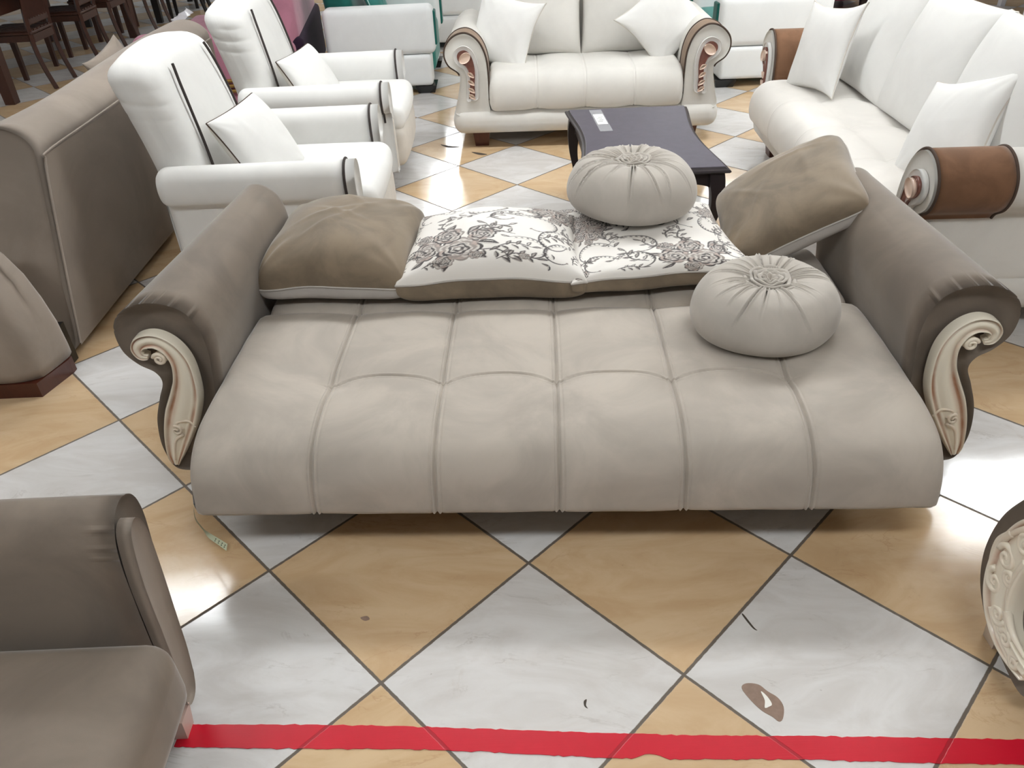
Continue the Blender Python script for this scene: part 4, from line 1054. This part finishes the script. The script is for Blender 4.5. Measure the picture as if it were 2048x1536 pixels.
# ================================================================== BOTTOM LEFT ARMCHAIR (faces right, arm across the far side)
def near_chair():
    t = thing('armchair', 'taupe velvet armchair with rolled arm, cut off at the bottom left corner', 'armchair', (-.77, 1.0, 0))
    # arm runs along x (its front is the +x end): profile in (y,z)
    prof = [(-.022, .08), (-.005, .20), (.002, .32), (.012, .43), (.020, .50), (.035, .55), (.065, .588), (.105, .596), (.138, .57), (.148, .52), (.138, .45), (.118, .36), (.098, .24), (.088, .14), (.080, .06), (.03, .05)]
    P = [(p[0], p[1]) for p in prof]
    def pinchg(G, y0, rf):
        out = G.copy(); c = np.array([.075, .50]); ang = np.arctan2(G[..., 2] - c[1], G[..., 0] - c[0]); f = 0
        for a0 in (2.9, 2.5, 2.0, 1.2, .8): f = f + np.exp(-((ang - a0) / .05) ** 2)
        dep = np.exp(-((G[..., 1] - (y0 + rf)) / .025) ** 2); out[..., 2] -= .0015 * f * dep; return out
    V, F = loft_profile(P, 0, .80, .022, .04, 300, 14, pinch=pinchg)
    W = np.stack([-V[:, 1] + .01, V[:, 0], V[:, 2]], 1)       # extrusion axis -> -x
    arm = fix_normals(MB().add(W, F).build('arm', 'velvet_arm', t))
    # raised slim insert on the arm front
    ins = [(-.005, .09), (.012, .20), (.022, .32), (.030, .42), (.045, .50), (.062, .545), (.088, .555), (.106, .53), (.110, .48), (.100, .38), (.084, .26), (.070, .16), (.045, .075), (.01, .06)]
    V, F = loft_profile(ins, -.018, .012, .012, .001, 120, 1)
    W = np.stack([-V[:, 1] + .01, V[:, 0], V[:, 2]], 1)
    fix_normals(MB().add(W, F).build('front_insert', 'greige', arm))
    MB().add(*rblock((-.37, -.355, .255), (.90, .66, .19), .055, 12, puff=(.012, 0, .016))).build('seat_cushion', 'velvet_arm', t)
    MB().add(*rblock((-.40, -.355, .13), (.80, .66, .14), .025, 6)).build('base', 'velvet_arm', t)
    W = W.copy(); W[:, 1] = -.71 - W[:, 1]
    V, F = loft_profile(P, 0, .80, .022, .04, 140, 14); Q = np.stack([-V[:, 1] + .01, -.71 - V[:, 0], V[:, 2]], 1)
    a2 = fix_normals(MB().add(Q, [f[::-1] for f in F]).build('arm', 'velvet_arm', t))
    def lean(V):
        V = V.copy(); k = np.clip((V[:, 2] + .4) / .8, 0, 1); V[:, 0] -= .12 * k; return V
    MB().add(*rblock((-.80, -.355, .47), (.22, .76, .80), .09, 10, fn=lean)).build('backrest', 'velvet_arm', t)
    for x, y in ((-.01, -.02), (-.04, -.66), (-.72, .0), (-.72, -.68)):
        MB().add(*frustum((x, y, 0), (.07, .05), (.055, .04), .07)).build('foot', 'pink_plastic', t, False)
near_chair()

# ================================================================== BOTTOM RIGHT CARVED ARMCHAIR
def carved_chair():
    t = thing('armchair', 'taupe velvet armchair with a large carved cream arm front, cut off at the right edge', 'armchair', (1.055, .985, 0), math.radians(0))
    # arm front in the plane x=0 (faces -x); coordinates (y,z)
    body = [(-.06, .075), (.05, .085), (.12, .115), (.170, .165), (.196, .23), (.200, .30), (.188, .37), (.158, .44), (.125, .50), (.118, .54), (.15, .57), (.155, .62), (.12, .665), (.05, .68), (-.02, .66), (-.05, .60), (-.055, .50), (-.06, .35), (-.065, .20)]
    V, F = loft_profile(body, 0, .78, .02, .04, 160, 10)
    W = np.stack([V[:, 1], V[:, 0], V[:, 2]], 1)
    arm = fix_normals(MB().add(W, F).build('arm', 'velvet_arm', t))
    mb = MB(); g = []
    def put(VF, gi):
        V, F = VF[0], VF[1]; mb.add(np.stack([V[:, 1], V[:, 0], V[:, 2]], 1), F); g.append(gi if not np.isscalar(gi) else np.full(len(V), gi))
    V, F, gi = ribbon([(-.045, .13), (.02, .13), (.065, .15), (.098, .19), (.115, .245), (.115, .31), (.100, .375), (.072, .43), (.050, .48), (.050, .54), (.08, .585)],
                      [.020, .030, .038, .046, .050, .050, .046, .040, .036, .034, .02], .0, .018, ns=110)
    put((V, F), gi)
    for c, r, a0, dn in ((((c0[0] - .026, c0[1]), r * 1.0, a0, dn) for c0, r, a0, dn in (((.150, .30), .030, 0, 1), ((.118, .37), .026, 2, -1), ((.150, .225), .030, 1, -1), ((.105, .17), .024, 3, 1), ((.06, .145), .020, 0, 1), ((.085, .44), .020, 1, 1), ((.015, .125), .018, 2, -1), ((.12, .27), .018, 4, 1)))):
        put(spiral(c, r, .003, 1.5, -.007, .0085, a0, 44, dn), .12); put(knob(c, .009, -.004, .010), .25)
    for pts in ([(.165, .36), (.19, .31), (.185, .25), (.155, .20)], [(.10, .34), (.11, .28), (.10, .22), (.07, .18)], [(.13, .41), (.165, .36), (.18, .31)], [(.09, .20), (.05, .17), (.0, .16)], [(.06, .42), (.10, .38), (.095, .33)], [(.13, .165), (.09, .13), (.03, .108)]):
        q = smooth_curve(pts, 30); put(tube([(p[0] - .026, -.007, p[1]) for p in q], np.linspace(.010, .004, len(q)), 8), .15)
    o = fix_normals(mb.build('carved_trim', 'carved', arm)); set_gilt(o, np.concatenate(g)); o['label'] = 'cream carved wooden scrollwork with bronze shading'
    MB().add(*rblock((.42, -.42, .27), (.74, .70, .26), .06, 10, puff=(.0, 0, .016))).build('seat', 'velvet', t)
    W2 = W.copy(); W2[:, 1] = -.84 - W2[:, 1]
    fix_normals(MB().add(W2, [f[::-1] for f in F] if False else loft_profile(body, 0, .78, .02, .04, 160, 10)[1]).build('arm', 'velvet_arm', t))
    MB().add(*rblock((.78, -.42, .50), (.22, .74, .80), .09, 10)).build('backrest', 'velvet_arm', t)
    for x, y in ((.07, .13), (.07, -.90), (.70, .05), (.70, -.86)):
        MB().add(*frustum((x, y, 0), (.06, .05), (.045, .04), .095)).build('leg', 'plastic_wrap', t, False)
carved_chair()

# ================================================================== WHITE AND TEAL SEATS BEHIND
def teal_chair(label, loc, rz, w=.95, d=.86, cushions=True):
    t = thing('armchair', label, 'armchair', loc, rz, 'white and teal armchairs')
    h = w / 2
    for s in (-1, 1):
        a = MB().add(*rblock((s * (h - .10), d / 2, .46), (.20, d, .34), .05, 8, puff=(.008, 0, 0))).build('arm', 'white_leather', t)
        MB().add(*rblock((s * (h - .10), d / 2 + .015, .175), (.205, d - .05, .23), .03, 6)).build('arm_base', 'white_leather', a)
        MB().add(*rblock((s * (h - .10), .0, .47), (.12, .03, .24), .012, 4)).build('inset_panel', 'teal_dark', a)
        for y in (.10, d - .12): MB().add(*frustum((s * (h - .10), y, 0), (.19, .17), (.15, .13), .06)).build('foot', 'black', t, False)
    MB().add(*rblock((0, d / 2 - .02, .28), (w - .40, d - .08, .32), .05, 8, puff=(0, 0, .02))).build('seat', 'teal', t)
    def lean(V):
        V = V.copy(); k = np.clip((V[:, 2] + .3) / .6, 0, 1); V[:, 1] += .08 * k; return V
    MB().add(*rblock((0, d - .15, .55), (w - .40, .22, .62), .07, 8, fn=lean)).build('backrest', 'teal_dark', t)
    return t
tc1 = teal_chair('white armchair with teal velvet seat left of the loveseat, the nearer one', (-.47, 6.85, 0), math.radians(90), 1.05, .84)
tc2 = dup(tc1, (-.12, 8.45, 0), math.radians(90), 'white armchair with teal velvet seat left of the loveseat, the farther one')
tc3 = dup(tc1, (1.64, 6.62, 0), math.radians(-90), 'white armchair with teal velvet seat between the loveseat and the right sofa')
pillow('cushion', 'pale mint cushion on the nearer white and teal armchair', 'cushion', basis((-.98, 6.88, .64), (.1, 1, 0), (-.35, 0, 1)), .40, .40, .12, 'teal', 'teal', 'pale_green', seed=111, amp=.003, pr_=.005)
def teal_sofa():
    t = thing('sofa', 'teal velvet sofa in the background behind the loveseat', 'sofa', (1.55, 7.45, 0))
    MB().add(*rblock((0, .4, .25), (1.5, .85, .36), .07, 8, puff=(0, .01, .02))).build('seat', 'teal', t)
    MB().add(*rblock((0, .78, .55), (1.5, .22, .70), .08, 8)).build('backrest', 'teal_dark', t)
    for x in (-.65, .65):
        for y in (.1, .72): MB().add(*frustum((x, y, 0), (.07, .07), (.05, .05), .08)).build('leg', 'wood_dark', t, False)
teal_sofa()
# ---- pink sofa
def pink_sofa():
    t = thing('sofa', 'pink velvet sofa partly hidden behind the white armchairs', 'sofa', (-1.98, 6.2, 0), math.radians(6))
    MB().add(*rblock((0.0, .40, .30), (1.0, 1.5, .40), .06, 8, puff=(0, 0, .01))).build('seat', 'pink', t)
    MB().add(*rblock((.38, .55, .50), (.30, 1.6, .92), .09, 10)).build('backrest', 'pink', t)
    MB().add(*rblock((-.10, -.40, .34), (.95, .22, .56), .09, 8)).build('arm', 'pink', t)
    for z in (.24, .275, .31): MB().add(*tube([(-.56, -.52, z), (-.1, -.525, z), (.36, -.52, z)], .012, 8)).build('gold_trim', 'gold', t)
    MB().add(*rblock((.39, .55, .30), (.34, 1.58, .42), .04, 6)).build('shaded_side', 'pink_shaded', t)  # right face lies in shade, painted here as a darker block
    for x in (-.40, .40):
        for y in (-.42, 1.15): MB().add(*frustum((x, y, 0), (.07, .07), (.05, .05), .11)).build('leg', 'gold', t, False)
    # torn plastic edge along the left side
    rg = np.random.default_rng(4); n = 30; V = []
    for k in range(n):
        y = -.3 + 1.6 * k / (n - 1); j = rg.uniform(-.012, .012)
        V += [(-.52 + j, y, .50 + rg.uniform(-.006, .006)), (-.545 + j * 1.5 - rg.uniform(0, .04), y, .53 + rg.uniform(-.012, .012)), (-.52 + j, y, .498), (-.545 + j * 1.5 - .02, y, .524)]
    F = []
    for k in range(n - 1):
        a, b = 4 * k, 4 * k + 4; F += [(a, b, b + 1, a + 1), (a + 2, a + 3, b + 3, b + 2), (a, a + 2, b + 2, b), (a + 1, b + 1, b + 3, a + 3)]
    fix_normals(MB().add(V, F).build('torn_wrapping', 'white_lacquer', t, False))
pink_sofa()

# ================================================================== DINING SETS FAR LEFT
def dining_chair(mat, label, loc, rz, group):
    t = thing('dining_chair', label, 'chair', loc, rz, group)
    mb = MB()
    mb.add(*rblock((0, 0, .45), (.44, .42, .022), .008, 4))
    st = mb.build('seat', mat, t)
    for k in range(6): MB().add(*box((-.17 + k * .068, 0, .466), (.048, .40, .012))).build('seat_slat', mat, st, False)
    for s in (-1, 1):
        MB().add(*frustum((s * .19, -.18, 0), (.045, .045), (.036, .036), .44)).build('leg', mat, t, False)
        pts = smooth_curve([(s * .20, .25, 0), (s * .20, .20, .22), (s * .20, .19, .46), (s * .20, .23, .75), (s * .20, .29, 1.02)], 24)
        MB().add(*tube(pts, .022, 4)).build('leg', mat, t, False)
        MB().add(*box((s * .195, 0, .41), (.022, .36, .05))).build('rail', mat, t, False)
    MB().add(*box((0, .195, .405), (.37, .022, .06))).build('rail', mat, t, False)
    MB().add(*box((0, -.18, .405), (.37, .022, .06))).build('rail', mat, t, False)
    MB().add(*rblock((0, .285, .98), (.40, .028, .09), .01, 4)).build('crest_rail', mat, t)
    MB().add(*rblock((0, .195, .53), (.38, .022, .05), .008, 4)).build('lower_rail', mat, t)
    for k in range(7):
        x = -.145 + k * .0483; pts = [(x, .196, .55), (x, .225, .74), (x, .28, .95)]
        MB().add(*tube(smooth_curve(pts, 8), .017, 4)).build('back_slat', mat, t, False)
    return t
g5 = 'brown slat-back dining chairs'
dc = dining_chair('wood_chair', 'brown wooden slat-back dining chair, the nearest of the row at the table', (-4.10, 7.25, 0), math.radians(-88), g5)
dup(dc, (-4.10, 8.18, 0), math.radians(-86), 'brown wooden slat-back dining chair, second from the front in the row')
dup(dc, (-4.12, 8.92, 0), math.radians(-90), 'brown wooden slat-back dining chair, third from the front in the row')
dup(dc, (-4.06, 9.75, 0), math.radians(-95), 'brown wooden slat-back dining chair, last in the row')
def dining_table(label, loc, rz, mat, topm, w, l, leg=.08):
    t = thing('dining_table', label, 'table', loc, rz)
    MB().add(*rblock((0, 0, .745), (w, l, .035), .01, 4)).build('table_top', topm, t)
    for sx in (-1, 1):
        MB().add(*box((sx * (w / 2 - .06), 0, .67), (.025, l - .2, .11))).build('apron', mat, t, False)
        MB().add(*box((0, sx * (l / 2 - .06), .67), (w - .2, .025, .11))).build('apron', mat, t, False)
        for sy in (-1, 1): MB().add(*frustum((sx * (w / 2 - .06), sy * (l / 2 - .06), 0), (leg, leg), (leg * .75, leg * .75), .725)).build('leg', mat, t, False)
    return t
dining_table('brown dining table with a pale glossy top at the top left corner', (-4.44, 7.95, 0), math.radians(0), 'wood_chair', 'lavender', 1.0, 2.8, .11)
g6 = 'black-brown dining chairs'
dd_ = dining_chair('wood_chair_dark', 'black-brown dining chair beyond the brown row, the nearest of its group', (-3.75, 10.45, 0), math.radians(-80), g6)
dup(dd_, (-3.70, 11.3, 0), math.radians(-85), 'black-brown dining chair beyond the brown row, the farther of its group')
dup(dd_, (-5.3, 6.35, 0), math.radians(110), 'black-brown dining chair at the far left corner beside the pale table')
dining_table('black-brown dining table beyond the brown chairs', (-4.5, 10.9, 0), math.radians(5), 'wood_chair_dark', 'wood_chair_dark', .95, 1.7, .09)

# ================================================================== FAR RIGHT
dining_table('white lacquered table at the top right corner', (5.05, 8.1, 0), math.radians(8), 'white_lacquer', 'white_lacquer', .95, 1.5, .07)
def red_chair():
    t = thing('armchair', 'grey armchair with red edging beyond the right sofa', 'armchair', (4.05, 7.9, 0), math.radians(160))
    V, F = rblock((0, .3, .45), (.62, .16, .80), .07, 8, puff=(0, .02, 0)); b = MB().add(V, F).build('backrest', 'greige_back', t)
    MB().add(*tube(smooth_curve([(-.30, .385, .10), (-.318, .385, .5), (-.28, .385, .80), (0, .385, .86), (.28, .385, .80), (.318, .385, .5), (.30, .385, .10)], 60), .012, 6)).build('piping', 'magenta', b)
    MB().add(*rblock((0, 0, .30), (.60, .56, .26), .06, 6)).build('seat', 'magenta', t)
    for x in (-.24, .24):
        for y in (-.2, .3): MB().add(*frustum((x, y, 0), (.05, .05), (.035, .035), .18)).build('leg', 'wood_dark', t, False)
red_chair()
def magenta_sofa():
    t = thing('sofa', 'magenta sofa at the top edge beyond the cream sofa', 'sofa', (3.3, 9.3, 0), 0)
    MB().add(*rblock((0, 0, .27), (1.5, .8, .34), .07, 6)).build('seat', 'magenta', t); MB().add(*rblock((0, .36, .55), (1.5, .2, .7), .08, 6)).build('backrest', 'magenta', t)
    for x in (-.65, .65):
        for y in (-.3, .3): MB().add(*frustum((x, y, 0), (.07, .07), (.05, .05), .11)).build('leg', 'wood_dark', t, False)
magenta_sofa()
bpy.context.view_layer.update()
